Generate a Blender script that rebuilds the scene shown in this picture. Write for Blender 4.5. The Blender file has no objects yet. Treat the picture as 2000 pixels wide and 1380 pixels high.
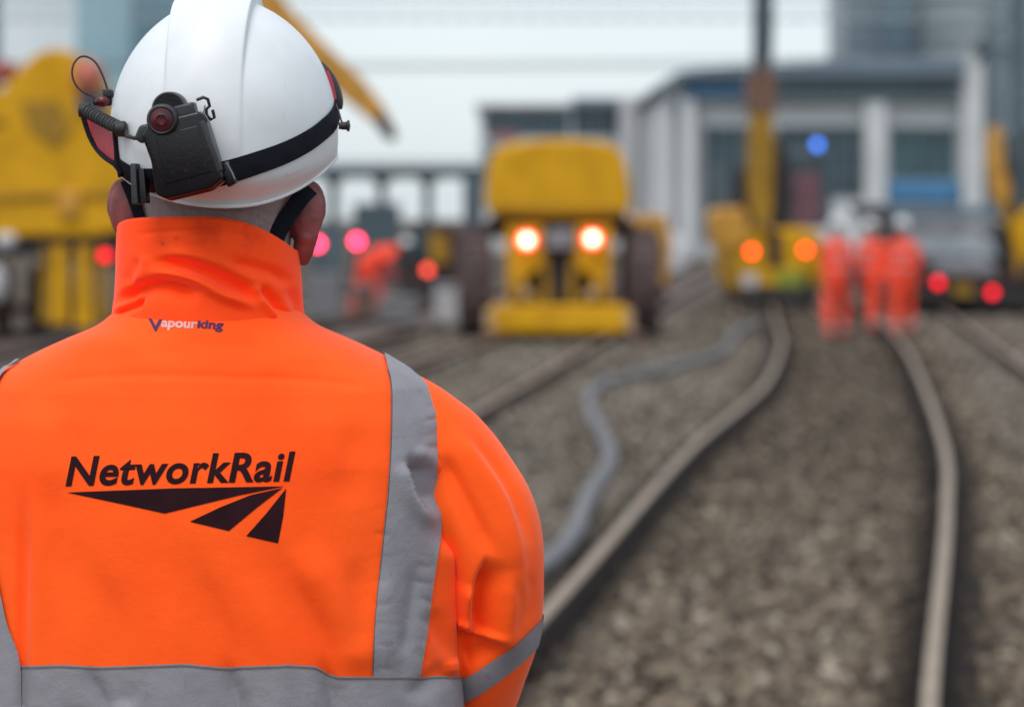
import bpy, bmesh, math, random
import numpy as np
from mathutils import Vector, Matrix, noise
from mathutils.bvhtree import BVHTree

random.seed(7); rng = np.random.default_rng(7)
S = bpy.context.scene
COL = S.collection
H = 1.62                      # camera height
F = 4722.0                    # focal length in pixels of the 2000 px wide frame
HY = 425.0                    # row of the horizon

# ------------------------------------------------------------------ camera
cd = bpy.data.cameras.new('camera'); cam = bpy.data.objects.new('camera', cd); COL.objects.link(cam)
cam.location = (0, 0, H); cam.rotation_euler = (math.radians(90), 0, 0)
cd.sensor_width = 36; cd.lens = 85; cd.shift_y = -0.1325
cd.clip_start = 0.1; cd.clip_end = 3000
cd.dof.use_dof = True; cd.dof.focus_distance = 2.43; cd.dof.aperture_fstop = 3.9
S.camera = cam
S.cycles.use_adaptive_sampling = False
S.cycles.max_bounces = 6; S.cycles.diffuse_bounces = 3
# ------------------------------------------------------------------ sky and sun
SUN_EL, SUN_ROT = math.radians(60), math.radians(205)
w = bpy.data.worlds.new('World'); S.world = w; w.use_nodes = True
nt = w.node_tree; nt.nodes.clear()
out = nt.nodes.new('ShaderNodeOutputWorld'); bg = nt.nodes.new('ShaderNodeBackground'); bg2 = nt.nodes.new('ShaderNodeBackground')
add = nt.nodes.new('ShaderNodeAddShader'); sky = nt.nodes.new('ShaderNodeTexSky')
sky.sky_type = 'NISHITA'; sky.sun_disc = False; sky.sun_elevation = SUN_EL; sky.sun_rotation = SUN_ROT
sky.air_density = 1.0; sky.dust_density = 3.0
bg.inputs[1].default_value = 0.05
# even overcast cloud over the blue: slightly lighter overhead, softly mottled
tc = nt.nodes.new('ShaderNodeTexCoord'); nz = nt.nodes.new('ShaderNodeTexNoise'); nz.inputs['Scale'].default_value = 2.5
nz.inputs['Detail'].default_value = 4
cr = nt.nodes.new('ShaderNodeValToRGB'); cr.color_ramp.elements[0].color = (0.575, 0.645, 0.685, 1); cr.color_ramp.elements[1].color = (0.675, 0.73, 0.75, 1)
cr.color_ramp.elements[0].position = .35; cr.color_ramp.elements[1].position = .65
bg2.inputs[1].default_value = 1.0
nt.links.new(tc.outputs['Generated'], nz.inputs['Vector']); nt.links.new(nz.outputs['Fac'], cr.inputs['Fac'])
nt.links.new(cr.outputs['Color'], bg2.inputs[0]); nt.links.new(sky.outputs[0], bg.inputs[0])
nt.links.new(bg.outputs[0], add.inputs[0]); nt.links.new(bg2.outputs[0], add.inputs[1]); nt.links.new(add.outputs[0], out.inputs[0])
sd = bpy.data.lights.new('sun', 'SUN'); sd.energy = 1.5; sd.angle = math.radians(30); sd.color = (1, .97, .93)
sun = bpy.data.objects.new('sun', sd); COL.objects.link(sun)
sdir = Vector((math.sin(SUN_ROT) * math.cos(SUN_EL), math.cos(SUN_ROT) * math.cos(SUN_EL), math.sin(SUN_EL)))
sun.rotation_euler = sdir.to_track_quat('Z', 'Y').to_euler()
S.view_settings.view_transform = 'Standard'; S.view_settings.look = 'None'
S.view_settings.exposure = 0.10; S.view_settings.gamma = 1.0

# ------------------------------------------------------------------ helpers
def Wp(px, py, Y):
    """point seen at (px, py) of the 2000 px photograph, Y metres away"""
    return ((px - 1000) * Y / F, Y, H - (py - HY) * Y / F)

def mat(name, col, rough=.6, metal=0., var=.12, scale=6., bump=0., bscale=60., emit=None, es=0., spec=.5, col2=None, alpha=None):
    m = bpy.data.materials.new(name); m.use_nodes = True
    n = m.node_tree.nodes; l = m.node_tree.links
    b = n['Principled BSDF']
    b.inputs['Roughness'].default_value = rough; b.inputs['Metallic'].default_value = metal
    b.inputs['Specular IOR Level'].default_value = spec
    t = n.new('ShaderNodeTexCoord')
    x = n.new('ShaderNodeTexNoise'); x.inputs['Scale'].default_value = scale; x.inputs['Detail'].default_value = 5
    r = n.new('ShaderNodeValToRGB')
    c2 = col2 if col2 else tuple(c * (1 - var * 2) for c in col)
    r.color_ramp.elements[0].color = (*c2, 1); r.color_ramp.elements[1].color = (*col, 1)
    r.color_ramp.elements[0].position = .3; r.color_ramp.elements[1].position = .6
    l.new(t.outputs['Object'], x.inputs['Vector']); l.new(x.outputs['Fac'], r.inputs['Fac']); l.new(r.outputs['Color'], b.inputs['Base Color'])
    if bump:
        y = n.new('ShaderNodeTexNoise'); y.inputs['Scale'].default_value = bscale; y.inputs['Detail'].default_value = 4
        bp = n.new('ShaderNodeBump'); bp.inputs['Strength'].default_value = bump; bp.inputs['Distance'].default_value = .002
        l.new(t.outputs['Object'], y.inputs['Vector']); l.new(y.outputs['Fac'], bp.inputs['Height']); l.new(bp.outputs['Normal'], b.inputs['Normal'])
    if emit:
        b.inputs['Emission Color'].default_value = (*emit, 1); b.inputs['Emission Strength'].default_value = es
    m.diffuse_color = (*col, 1)
    return m

def tag(o, label=None, cat=None, group=None, kind=None):
    if label: o['label'] = label
    if cat: o['category'] = cat
    if group: o['group'] = group
    if kind: o['kind'] = kind
    return o

def empty(name, loc, label, cat, group=None, rz=0.):
    o = bpy.data.objects.new(name, None); COL.objects.link(o); o.location = loc; o.rotation_euler = (0, 0, rz)
    o.empty_display_size = .2
    return tag(o, label, cat, group)

def origin(o):
    v = Vector((0, 0, 0))
    while o: v += Vector(o.location); o = o.parent
    return v

def link(me, name, m, parent=None, smooth=False, label=None):
    o = bpy.data.objects.new(name, me); COL.objects.link(o)
    if m is not None:
        me.materials.clear()
        for q in (m if isinstance(m, (list, tuple)) else [m]): me.materials.append(q)
    if parent is not None:
        og = origin(parent)
        me.transform(Matrix.Translation(-og)); o.parent = parent
    me.shade_smooth() if smooth else None
    if label: o['label'] = label
    return o

class MB:
    def __init__(s): s.v = []; s.f = []
    def add(s, V, Fc):
        k = len(s.v); s.v += [tuple(map(float, p)) for p in V]; s.f += [tuple(i + k for i in f) for f in Fc]; return s
    def box(s, a, b, rot=None, ch=0.):
        """box from corner a to corner b, chamfered by ch along all edges"""
        c = (np.array(a, float) + np.array(b, float)) / 2; h = np.abs(np.array(b, float) - np.array(a, float)) / 2
        bm = bmesh.new(); bmesh.ops.create_cube(bm, size=2)
        for v in bm.verts: v.co = Vector((v.co.x * h[0], v.co.y * h[1], v.co.z * h[2]))
        if ch: bmesh.ops.bevel(bm, geom=list(bm.edges), offset=min(ch, h.min() * .9), segments=3, profile=.5, affect='EDGES')
        bm.verts.index_update()
        M = Matrix(rot) if rot is not None else Matrix.Identity(3)
        V = [tuple(M @ v.co + Vector(c)) for v in bm.verts]; Fc = [[v.index for v in f.verts] for f in bm.faces]; bm.free()
        return s.add(V, Fc)
    def prism(s, pts, Y, depth, ch=0.03):
        """outline given in picture pixels at distance Y, with its own thickness going away"""
        P = [Wp(x, y, Y) for x, y in pts]
        bm = bmesh.new(); a = [bm.verts.new(p) for p in P]; b = [bm.verts.new((p[0], p[1] + depth, p[2])) for p in P]
        n = len(P); bm.faces.new(a); bm.faces.new(b[::-1])
        for i in range(n): bm.faces.new((a[i], b[i], b[(i + 1) % n], a[(i + 1) % n]))
        bmesh.ops.recalc_face_normals(bm, faces=bm.faces)
        if ch: bmesh.ops.bevel(bm, geom=list(bm.edges), offset=ch, segments=2, profile=.5, affect='EDGES', clamp_overlap=True)
        bmesh.ops.triangulate(bm, faces=[f for f in bm.faces if len(f.verts) > 4])
        bm.verts.index_update()
        V = [tuple(v.co) for v in bm.verts]; Fc = [[v.index for v in f.verts] for f in bm.faces]; bm.free()
        return s.add(V, Fc)
    def tube(s, path, r, n=12, cap=True, closed=False):
        P = [Vector(p) for p in path]; N = len(P)
        R = [r] * N if isinstance(r, (int, float)) else list(r)
        V = []; Fc = []; up = None
        for i, p in enumerate(P):
            if closed: t = (P[(i + 1) % N] - P[i - 1]).normalized()
            else: t = (P[min(i + 1, N - 1)] - P[max(i - 1, 0)]).normalized()
            if up is None:
                up = Vector((0, 0, 1)) if abs(t.z) < .9 else Vector((0, 1, 0))
            up = (up - t * up.dot(t)).normalized(); sd_ = t.cross(up)
            for k in range(n):
                a = 2 * math.pi * k / n; V.append(p + (up * math.cos(a) + sd_ * math.sin(a)) * R[i])
        for i in range(N if closed else N - 1):
            j = (i + 1) % N
            for k in range(n): Fc.append((i * n + k, i * n + (k + 1) % n, j * n + (k + 1) % n, j * n + k))
        if cap and not closed: Fc.append(tuple(range(n))); Fc.append(tuple((N - 1) * n + k for k in reversed(range(n))))
        return s.add(V, Fc)
    def ell(s, c, r, nu=20, nv=12, M=None):
        V = []; Fc = []
        for j in range(nv + 1):
            ph = math.pi * j / nv
            for i in range(nu):
                th = 2 * math.pi * i / nu
                q = Vector((r[0] * math.sin(ph) * math.cos(th), r[1] * math.sin(ph) * math.sin(th), r[2] * math.cos(ph)))
                if M is not None: q = M @ q
                V.append(q + Vector(c))
        for j in range(nv):
            for i in range(nu): Fc.append((j * nu + i, (j + 1) * nu + i, (j + 1) * nu + (i + 1) % nu, j * nu + (i + 1) % nu))
        return s.add(V, Fc)
    def lathe(s, c, prof, n=32, axis='x'):
        """prof: (along axis, radius)"""
        V = []; Fc = []; m = len(prof)
        for a, r in prof:
            for k in range(n):
                t = 2 * math.pi * k / n; u, w_ = r * math.cos(t), r * math.sin(t)
                q = (a, u, w_) if axis == 'x' else ((u, a, w_) if axis == 'y' else (u, w_, a))
                V.append((c[0] + q[0], c[1] + q[1], c[2] + q[2]))
        for i in range(m - 1):
            for k in range(n): Fc.append((i * n + k, i * n + (k + 1) % n, (i + 1) * n + (k + 1) % n, (i + 1) * n + k))
        return s.add(V, Fc)
    def mesh(s, name='mesh'):
        me = bpy.data.meshes.new(name); me.from_pydata(s.v, [], s.f); me.update()
        bm = bmesh.new(); bm.from_mesh(me); bmesh.ops.remove_doubles(bm, verts=bm.verts, dist=1e-6)
        bmesh.ops.recalc_face_normals(bm, faces=bm.faces); bm.to_mesh(me); bm.free(); me.update()
        return me
    def build(s, name, m, parent=None, smooth=False, label=None):
        o = link(s.mesh(name), name, m, parent, smooth, label)
        if smooth: o.data.set_sharp_from_angle(angle=math.radians(42))
        return o
    def remesh(s, name, m, parent=None, vox=.012, it=6, label=None):
        me = s.mesh(name); t = bpy.data.objects.new('tmp', me); COL.objects.link(t)
        md = t.modifiers.new('r', 'REMESH'); md.mode = 'VOXEL'; md.voxel_size = vox
        sm = t.modifiers.new('s', 'SMOOTH'); sm.factor = .5; sm.iterations = it
        dg = bpy.context.evaluated_depsgraph_get(); dg.update()
        r = bpy.data.meshes.new_from_object(t.evaluated_get(dg)); bpy.data.objects.remove(t); r.name = name
        return link(r, name, m, parent, True, label)

def grid_faces(nu, nv, wrap):
    f = []
    for i in range(nu - 1):
        for j in range(nv if wrap else nv - 1):
            k = (j + 1) % nv
            f.append((i * nv + j, i * nv + k, (i + 1) * nv + k, (i + 1) * nv + j))
    return f

def grid_mesh(P, wrap, name):
    nu, nv = P.shape[:2]
    me = bpy.data.meshes.new(name); me.from_pydata(P.reshape(-1, 3).tolist(), [], grid_faces(nu, nv, wrap)); me.update()
    return me

def grid_normals(P, wrap):
    if wrap: dv = np.roll(P, -1, 1) - np.roll(P, 1, 1)
    else: dv = np.gradient(P, axis=1)
    du = np.gradient(P, axis=0)
    n = np.cross(dv, du); ln = np.linalg.norm(n, axis=2, keepdims=True); ln[ln < 1e-12] = 1
    return n / ln

def cr_resample(pts, n):
    """Catmull-Rom through the rows of pts -> n rows"""
    pts = np.array(pts, float); m = len(pts)
    e = np.vstack([2 * pts[0] - pts[1], pts, 2 * pts[-1] - pts[-2]])
    t = np.linspace(0, m - 1 - 1e-9, n); i = t.astype(int); u = (t - i)[:, None]
    p0, p1, p2, p3 = e[i], e[i + 1], e[i + 2], e[i + 3]
    return .5 * (2 * p1 + (p2 - p0) * u + (2 * p0 - 5 * p1 + 4 * p2 - p3) * u ** 2 + (3 * p1 - p0 - 3 * p2 + p3) * u ** 3)

def fold(px, py, pts, amp, wl, wr=None, taper=(.25, .25)):
    """height of one cloth fold: amp mm along a line of pixels, wl / wr the half widths (px) on its left and right side"""
    wr = wr or wl
    pts = cr_resample(pts, max(12, len(pts) * 6)); best = np.full(px.shape, 1e9); sd_ = np.zeros(px.shape); tt = np.zeros(px.shape)
    seg = np.linalg.norm(np.diff(pts, axis=0), axis=1); cum = np.concatenate([[0], np.cumsum(seg)]); L = cum[-1]
    for i in range(len(pts) - 1):
        a, b = pts[i], pts[i + 1]; d = b - a; l2 = (d ** 2).sum()
        u = np.clip(((px - a[0]) * d[0] + (py - a[1]) * d[1]) / l2, 0, 1)
        ex = px - a[0] - u * d[0]; ey = py - a[1] - u * d[1]; dist = np.hypot(ex, ey)
        k = dist < best; best = np.where(k, dist, best); sd_ = np.where(k, d[0] * ey - d[1] * ex, sd_); tt = np.where(k, (cum[i] + u * seg[i]) / L, tt)
    wd = np.where(sd_ > 0, wr, wl)   # sd_>0: clockwise side (right hand side when looking along the line, y down)
    tp = np.clip(tt / taper[0], 0, 1) * np.clip((1 - tt) / taper[1], 0, 1); tp = tp * tp * (3 - 2 * tp)
    return amp * .001 * tp * np.exp(-(best / wd) ** 2)

def sstep(a, b, x):
    t = np.clip((x - a) / (b - a), 0, 1); return t * t * (3 - 2 * t)

# ------------------------------------------------------------------ materials
def fabric_mat(name, col, col2, stains=()):
    m = mat(name, col, .78, 0, bump=0, scale=7, col2=col2, spec=.25)
    n = m.node_tree.nodes; l = m.node_tree.links; b = n['Principled BSDF']
    t = n.new('ShaderNodeTexCoord')
    a = n.new('ShaderNodeTexNoise'); a.inputs['Scale'].default_value = 28; a.inputs['Detail'].default_value = 6; a.inputs['Roughness'].default_value = .6
    c = n.new('ShaderNodeTexNoise'); c.inputs['Scale'].default_value = 900; c.inputs['Detail'].default_value = 2
    b1 = n.new('ShaderNodeBump'); b1.inputs['Distance'].default_value = .003; b1.inputs['Strength'].default_value = .42
    b2 = n.new('ShaderNodeBump'); b2.inputs['Distance'].default_value = .0004; b2.inputs['Strength'].default_value = .5
    l.new(t.outputs['Object'], a.inputs['Vector']); l.new(t.outputs['Object'], c.inputs['Vector'])
    l.new(a.outputs['Fac'], b1.inputs['Height']); l.new(c.outputs['Fac'], b2.inputs['Height']); l.new(b1.outputs['Normal'], b2.inputs['Normal'])
    l.new(b2.outputs['Normal'], b.inputs['Normal'])
    # small greasy marks
    s1 = n.new('ShaderNodeTexNoise'); s1.inputs['Scale'].default_value = 16; s1.inputs['Detail'].default_value = 8; s1.inputs['Roughness'].default_value = .7
    rp = n.new('ShaderNodeValToRGB'); rp.color_ramp.elements[0].position = .66; rp.color_ramp.elements[1].position = .8
    rp.color_ramp.elements[0].color = (0, 0, 0, 1); rp.color_ramp.elements[1].color = (.5, .5, .5, 1)
    mx = n.new('ShaderNodeMixRGB'); mx.inputs['Color2'].default_value = (.5, .06, .01, 1)
    src = b.inputs['Base Color'].links[0].from_socket
    l.new(t.outputs['Object'], s1.inputs['Vector']); l.new(s1.outputs['Fac'], rp.inputs['Fac']); l.new(rp.outputs['Color'], mx.inputs['Fac'])
    l.new(src, mx.inputs['Color1']); cur = mx.outputs['Color']; b.inputs['Sheen Weight'].default_value = .22; b.inputs['Sheen Roughness'].default_value = .45; b.inputs['Sheen Tint'].default_value = (1, .75, .65, 1)
    for (p, r_, col3) in stains:
        vm = n.new('ShaderNodeVectorMath'); vm.operation = 'DISTANCE'; vm.inputs[1].default_value = p
        wn = n.new('ShaderNodeTexNoise'); wn.inputs['Scale'].default_value = 120
        ad = n.new('ShaderNodeMath'); ad.operation = 'MULTIPLY_ADD'; ad.inputs[1].default_value = r_ * 1.6; ad.inputs[2].default_value = -r_ * .8
        sm_ = n.new('ShaderNodeMath'); sm_.operation = 'ADD'
        mr = n.new('ShaderNodeMapRange'); mr.inputs['From Min'].default_value = r_; mr.inputs['From Max'].default_value = r_ * .2
        mr.inputs['To Max'].default_value = .7
        q = n.new('ShaderNodeMixRGB'); q.inputs['Color2'].default_value = (*col3, 1)
        l.new(t.outputs['Object'], vm.inputs[0]); l.new(t.outputs['Object'], wn.inputs['Vector']); l.new(wn.outputs['Fac'], ad.inputs[0])
        l.new(vm.outputs['Value'], sm_.inputs[0]); l.new(ad.outputs[0], sm_.inputs[1]); l.new(sm_.outputs[0], mr.inputs['Value'])
        l.new(mr.outputs[0], q.inputs['Fac']); l.new(cur, q.inputs['Color1']); cur = q.outputs['Color']
    l.new(cur, b.inputs['Base Color'])
    return m

M = {}
M['steel_head'] = mat('rail_head_steel', (.31, .235, .175), .6, .1, .12, 3, .3, 40)
M['brown_head'] = mat('brown_rail_head', (.32, .225, .175), .6, .1, .15, 3, .3, 40)
M['rust'] = mat('rusty_rail_side', (.040, .018, .013), .85, 0, .2, 8, .5, 60)
M['sleeper'] = mat('oily_sleeper', (.085, .068, .058), .9, 0, .2, 5, .6, 40)
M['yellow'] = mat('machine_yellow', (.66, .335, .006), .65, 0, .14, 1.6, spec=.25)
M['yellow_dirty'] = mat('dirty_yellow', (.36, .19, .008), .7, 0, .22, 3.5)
M['amber'] = mat('amber_paint', (.56, .27, .03), .5, 0, .15, 3)
M['lemon'] = mat('lemon_panel', (.62, .44, .02), .5, 0, .15, 4)
M['black'] = mat('black_paint', (.022, .018, .02), .6, 0, .2, 5)
M['brown'] = mat('greasy_brown', (.055, .028, .024), .8, 0, .3, 5)
M['tyre'] = mat('dusty_tyre', (.095, .062, .060), .9, 0, .25, 6, .5, 20)
M['rim'] = mat('dusty_rim', (.17, .10, .08), .7, 0, .2, 6)
M['glass'] = mat('dark_glass', (.030, .060, .078), .12, 0, .2, .5)
M['glass2'] = mat('teal_glass', (.05, .13, .155), .2, 0, .3, .3)
M['grey_metal'] = mat('grey_metal', (.25, .25, .27), .5, .2, .15, 3)
M['pale'] = mat('pale_plastic', (.55, .54, .56), .6, 0, .15, 3)
M['blue_panel'] = mat('blue_panel', (.06, .22, .42), .5, 0, .1, 2)
M['dull_helmet'] = mat('dusty_white_helmet', (.60, .62, .64), .5, 0, .1, 5)
M['peach'] = mat('faded_peach_paint', (.46, .30, .16), .6, 0, .1, 5)
M['green_panel'] = mat('green_panel', (.24, .28, .02), .5, 0, .1, 2)
M['cladding'] = mat('pale_cladding', (.60, .62, .635), .6, 0, .08, .4)
M['cladding_warm'] = mat('pale_columns', (.58, .585, .60), .6, 0, .08, .4)
M['roof'] = mat('zinc_roof', (.15, .20, .25), .5, .1, .1, .3)
M['tower_grey'] = mat('tower_grey', (.27, .33, .365), .5, 0, .15, .15)
M['tower_pale'] = mat('tower_pale', (.74, .80, .83), .5, 0, .05, .15)
M['tower_teal'] = mat('tower_teal', (.34, .52, .60), .4, 0, .08, .12)
M['tower_dark'] = mat('tower_dark_teal', (.13, .25, .31), .4, 0, .25, .12)
M['beam'] = mat('bridge_steel', (.06, .09, .11), .6, 0, .15, .4)
M['mast'] = mat('weathered_mast', (.09, .125, .15), .6, .1, .15, 2)
M['hose'] = mat('grey_hose', (.15, .145, .155), .6, 0, .15, 6, .2, 40)
M['hivis'] = mat('orange_workwear', (1., .075, .028), .8, 0, .12, 5)
M['hiviswhite'] = mat('silver_band', (.40, .38, .39), .5, 0, .1, 5)
M['white'] = mat('white_plastic', (.75, .77, .79), .35, 0, .04, 5)
M['helmet'] = mat('white_helmet', (.73, .755, .78), .42, 0, .035, 22, .05, 30)
M['skin'] = mat('weathered_skin', (.34, .135, .105), .55, 0, .2, 30, .25, 220)
M['ear'] = mat('ruddy_shaded_ear', (.30, .072, .068), .5, 0, .25, 40, .2, 200)
M['skin'].node_tree.nodes['Principled BSDF'].inputs['Subsurface Weight'].default_value = .12
M['skin'].node_tree.nodes['Principled BSDF'].inputs['Subsurface Scale'].default_value = .01
M['hair'] = mat('cropped_grey_hair', (.36, .28, .275), .9, 0, .10, 160, .6, 500)
M['nylon'] = mat('dark_webbing', (.010, .011, .018), .8, 0, .2, 60, .5, 500, spec=.15)
M['plastic'] = mat('black_moulded_plastic', (.007, .005, .008), .30, 0, .2, 20, .12, 300, spec=.42)
M['plastic_worn'] = mat('scuffed_grey_plastic', (.030, .032, .038), .45, 0, .25, 40, .2, 300)
M['red'] = mat('red_trim', (.50, .022, .045), .5, 0, .15, 40)
M['dim_red'] = mat('dull_red_lens', (.095, .008, .014), .3, 0, .3, 60)
M['cord'] = mat('black_cord', (.02, .02, .022), .6, 0, .2, 60)
M['wire'] = mat('bare_wire', (.30, .31, .33), .35, .7, .2, 60)
M['tape'] = None
M['boot'] = mat('black_boot_leather', (.02, .018, .017), .5, 0, .2, 20)
M['ink'] = mat('dark_print', (.026, .005, .009), .75, 0, .2, 30, spec=.15)
M['purple'] = mat('purple_stitch', (.075, .008, .075), .7, 0, .1, 60)
M['pink'] = mat('pale_pink_stitch', (.80, .42, .40), .7, 0, .1, 60)
M['seam'] = mat('grey_stitching', (.16, .13, .13), .8, 0, .1, 60)
M['seam_o'] = mat('orange_stitching', (.75, .07, .01), .8, 0, .1, 60)

def emis(name, c, s):
    m = mat(name, c, .4, 0, 0, 5); b = m.node_tree.nodes['Principled BSDF']
    b.inputs['Emission Color'].default_value = (*c, 1); b.inputs['Emission Strength'].default_value = s
    return m
M['lamp_warm'] = emis('lit_warm_lens', (1, .44, .30), 13)
M['halo_glow'] = emis('red_halo_glow', (1, .02, .03), 6.0)  # glow added round the headlight lens to imitate its red halo
M['lamp_orange'] = emis('lit_orange_lens', (1, .042, .012), 7)
M['lamp_red'] = emis('lit_red_lens', (1, .004, .02), 3)
M['lamp_pink'] = emis('lit_pink_lens', (1, .03, .10), 13)
M['lamp_dim'] = emis('lit_dim_red_lens', (1, .08, .05), 3.2)
M['lamp_blue'] = emis('lit_blue_lens', (.06, .22, .9), 3.2)

def tape_mat():
    m = mat('silver_reflective_tape', (.285, .27, .30), .55, .15, .06, 30, spec=.5)
    n = m.node_tree.nodes; l = m.node_tree.links; b = n['Principled BSDF']
    t = n.new('ShaderNodeTexCoord'); a = n.new('ShaderNodeTexNoise'); a.inputs['Scale'].default_value = 60; a.inputs['Detail'].default_value = 5
    c = n.new('ShaderNodeTexVoronoi'); c.inputs['Scale'].default_value = 700
    b1 = n.new('ShaderNodeBump'); b1.inputs['Distance'].default_value = .002; b1.inputs['Strength'].default_value = .6
    b2 = n.new('ShaderNodeBump'); b2.inputs['Distance'].default_value = .0003; b2.inputs['Strength'].default_value = .5
    l.new(t.outputs['Object'], a.inputs['Vector']); l.new(t.outputs['Object'], c.inputs['Vector'])
    l.new(a.outputs['Fac'], b1.inputs['Height']); l.new(c.outputs['Distance'], b2.inputs['Height'])
    l.new(b1.outputs['Normal'], b2.inputs['Normal']); l.new(b2.outputs['Normal'], b.inputs['Normal'])
    return m
M['tape'] = tape_mat()
def scuff(m, col, lo=.64, hi=.74, amt=.45, sc=55):
    n = m.node_tree.nodes; l = m.node_tree.links; b = n['Principled BSDF']; src = b.inputs['Base Color'].links[0].from_socket
    t = n.new('ShaderNodeTexCoord'); mp_ = n.new('ShaderNodeMapping'); mp_.inputs['Scale'].default_value = (1, 1, .45); mp_.inputs['Rotation'].default_value = (.3, .9, .2)
    a = n.new('ShaderNodeTexNoise'); a.inputs['Scale'].default_value = sc; a.inputs['Detail'].default_value = 9; a.inputs['Roughness'].default_value = .72
    r = n.new('ShaderNodeMapRange'); r.inputs['From Min'].default_value = lo; r.inputs['From Max'].default_value = hi; r.inputs['To Max'].default_value = amt
    x = n.new('ShaderNodeMixRGB'); x.inputs['Color2'].default_value = (*col, 1)
    l.new(t.outputs['Object'], mp_.inputs['Vector']); l.new(mp_.outputs[0], a.inputs['Vector']); l.new(a.outputs['Fac'], r.inputs['Value']); l.new(r.outputs[0], x.inputs['Fac'])
    l.new(src, x.inputs['Color1']); l.new(x.outputs[0], b.inputs['Base Color'])
scuff(M['helmet'], (.36, .35, .34)); scuff(M['tape'], (.13, .11, .11), .60, .72, .5, 40); scuff(M['plastic'], (.06, .06, .065), .6, .7, .5, 120)

# ------------------------------------------------------------------ ground
def ground_mat():
    m = bpy.data.materials.new('ballast_ground'); m.use_nodes = True
    n = m.node_tree.nodes; l = m.node_tree.links; b = n['Principled BSDF']; b.inputs['Roughness'].default_value = .95
    b.inputs['Specular IOR Level'].default_value = .2
    t = n.new('ShaderNodeTexCoord')
    v = n.new('ShaderNodeTexVoronoi'); v.inputs['Scale'].default_value = 18
    r = n.new('ShaderNodeValToRGB'); e = r.color_ramp
    e.elements[0].color = (.030, .022, .016, 1); e.elements[1].color = (.165, .128, .098, 1); e.elements[0].position = .1; e.elements[1].position = .95
    x = n.new('ShaderNodeTexNoise'); x.inputs['Scale'].default_value = .35; x.inputs['Detail'].default_value = 6
    q = n.new('ShaderNodeMapRange'); q.inputs['From Min'].default_value = .3; q.inputs['From Max'].default_value = .7; q.inputs['To Min'].default_value = .75; q.inputs['To Max'].default_value = 1.15
    mu = n.new('ShaderNodeMixRGB'); mu.blend_type = 'MULTIPLY'; mu.inputs['Fac'].default_value = 1
    sp = n.new('ShaderNodeSeparateColor')
    l.new(t.outputs['Object'], v.inputs['Vector']); l.new(v.outputs['Color'], sp.inputs[0]); l.new(sp.outputs[0], r.inputs['Fac'])
    l.new(t.outputs['Object'], x.inputs['Vector']); l.new(x.outputs['Fac'], q.inputs['Value'])
    l.new(r.outputs['Color'], mu.inputs['Color1']); l.new(q.outputs[0], mu.inputs['Color2']); l.new(mu.outputs[0], b.inputs['Base Color'])
    bp = n.new('ShaderNodeBump'); bp.inputs['Distance'].default_value = .03; bp.inputs['Strength'].default_value = .8; bp.invert = True
    l.new(v.outputs['Distance'], bp.inputs['Height']); l.new(bp.outputs['Normal'], b.inputs['Normal'])
    return m
GZ = -0.14       # ballast level; rail heads are at z = 0
me = bpy.data.meshes.new('ground'); me.from_pydata([(-900, -60, GZ), (900, -60, GZ), (900, 2200, GZ), (-900, 2200, GZ)], [], [(0, 1, 2, 3)])
g = link(me, 'ground', ground_mat()); g['kind'] = 'structure'; g['label'] = 'grey brown railway ballast covering the ground'

# ------------------------------------------------------------------ tracks
def rail_mesh(pts, parent, label=None, head='steel_head'):
    """flat bottom rail swept along pts (x, y); head at z=0"""
    prof = [(-.070, -.150), (-.070, -.140), (-.012, -.122), (-.009, -.05), (-.028, -.040), (-.031, -.012), (-.026, -.002), (-.014, 0),
            (.014, 0), (.026, -.002), (.031, -.012), (.028, -.040), (.009, -.05), (.012, -.122), (.070, -.140), (.070, -.150)]
    P = cr_resample(pts, max(40, len(pts) * 10)); V = []; Fc = []; mi = []; n = len(prof)
    for i, p in enumerate(P):
        d = P[min(i + 1, len(P) - 1)] - P[max(i - 1, 0)]; d = d / np.linalg.norm(d); s_ = np.array((d[1], -d[0]))
        for a, z in prof: V.append((p[0] + s_[0] * a, p[1] + s_[1] * a, z))
    for i in range(len(P) - 1):
        for k in range(n):
            j = (k + 1) % n; Fc.append((i * n + k, i * n + j, (i + 1) * n + j, (i + 1) * n + k)); mi.append(0 if k in (5, 6, 7, 8, 9) else 1)
    me = bpy.data.meshes.new('rail'); me.from_pydata(V, [], Fc); me.update()
    o = link(me, 'rail', [M[head], M['rust']], parent, False, label)
    me.polygons.foreach_set('material_index', mi)
    return P

def sleepers(L, R, parent, y0, y1, step=.65, m='sleeper'):
    """one mesh shared by every sleeper of the track"""
    bx = MB().box((-1.2, -.125, -.10), (1.2, .125, 0), ch=.015)
    proto = None; y = y0; k = 0
    while y < y1 and k < 98:
        xl = np.interp(y, L[:, 1], L[:, 0]); xr = np.interp(y, R[:, 1], R[:, 0])
        xl2 = np.interp(y + .5, L[:, 1], L[:, 0]); c = ((xl + xr) / 2, y, -.152)
        a = -math.atan2(xl2 - xl, .5) + random.uniform(-.02, .02)
        if proto is None:
            me = bx.mesh('sleeper'); me.materials.append(M[m]); o = bpy.data.objects.new('sleeper', me); proto = o
        else: o = proto.copy()
        COL.objects.link(o); o.parent = parent; o.location = Vector(c) - origin(parent); o.rotation_euler = (0, 0, a)
        y += step; k += 1

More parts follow.
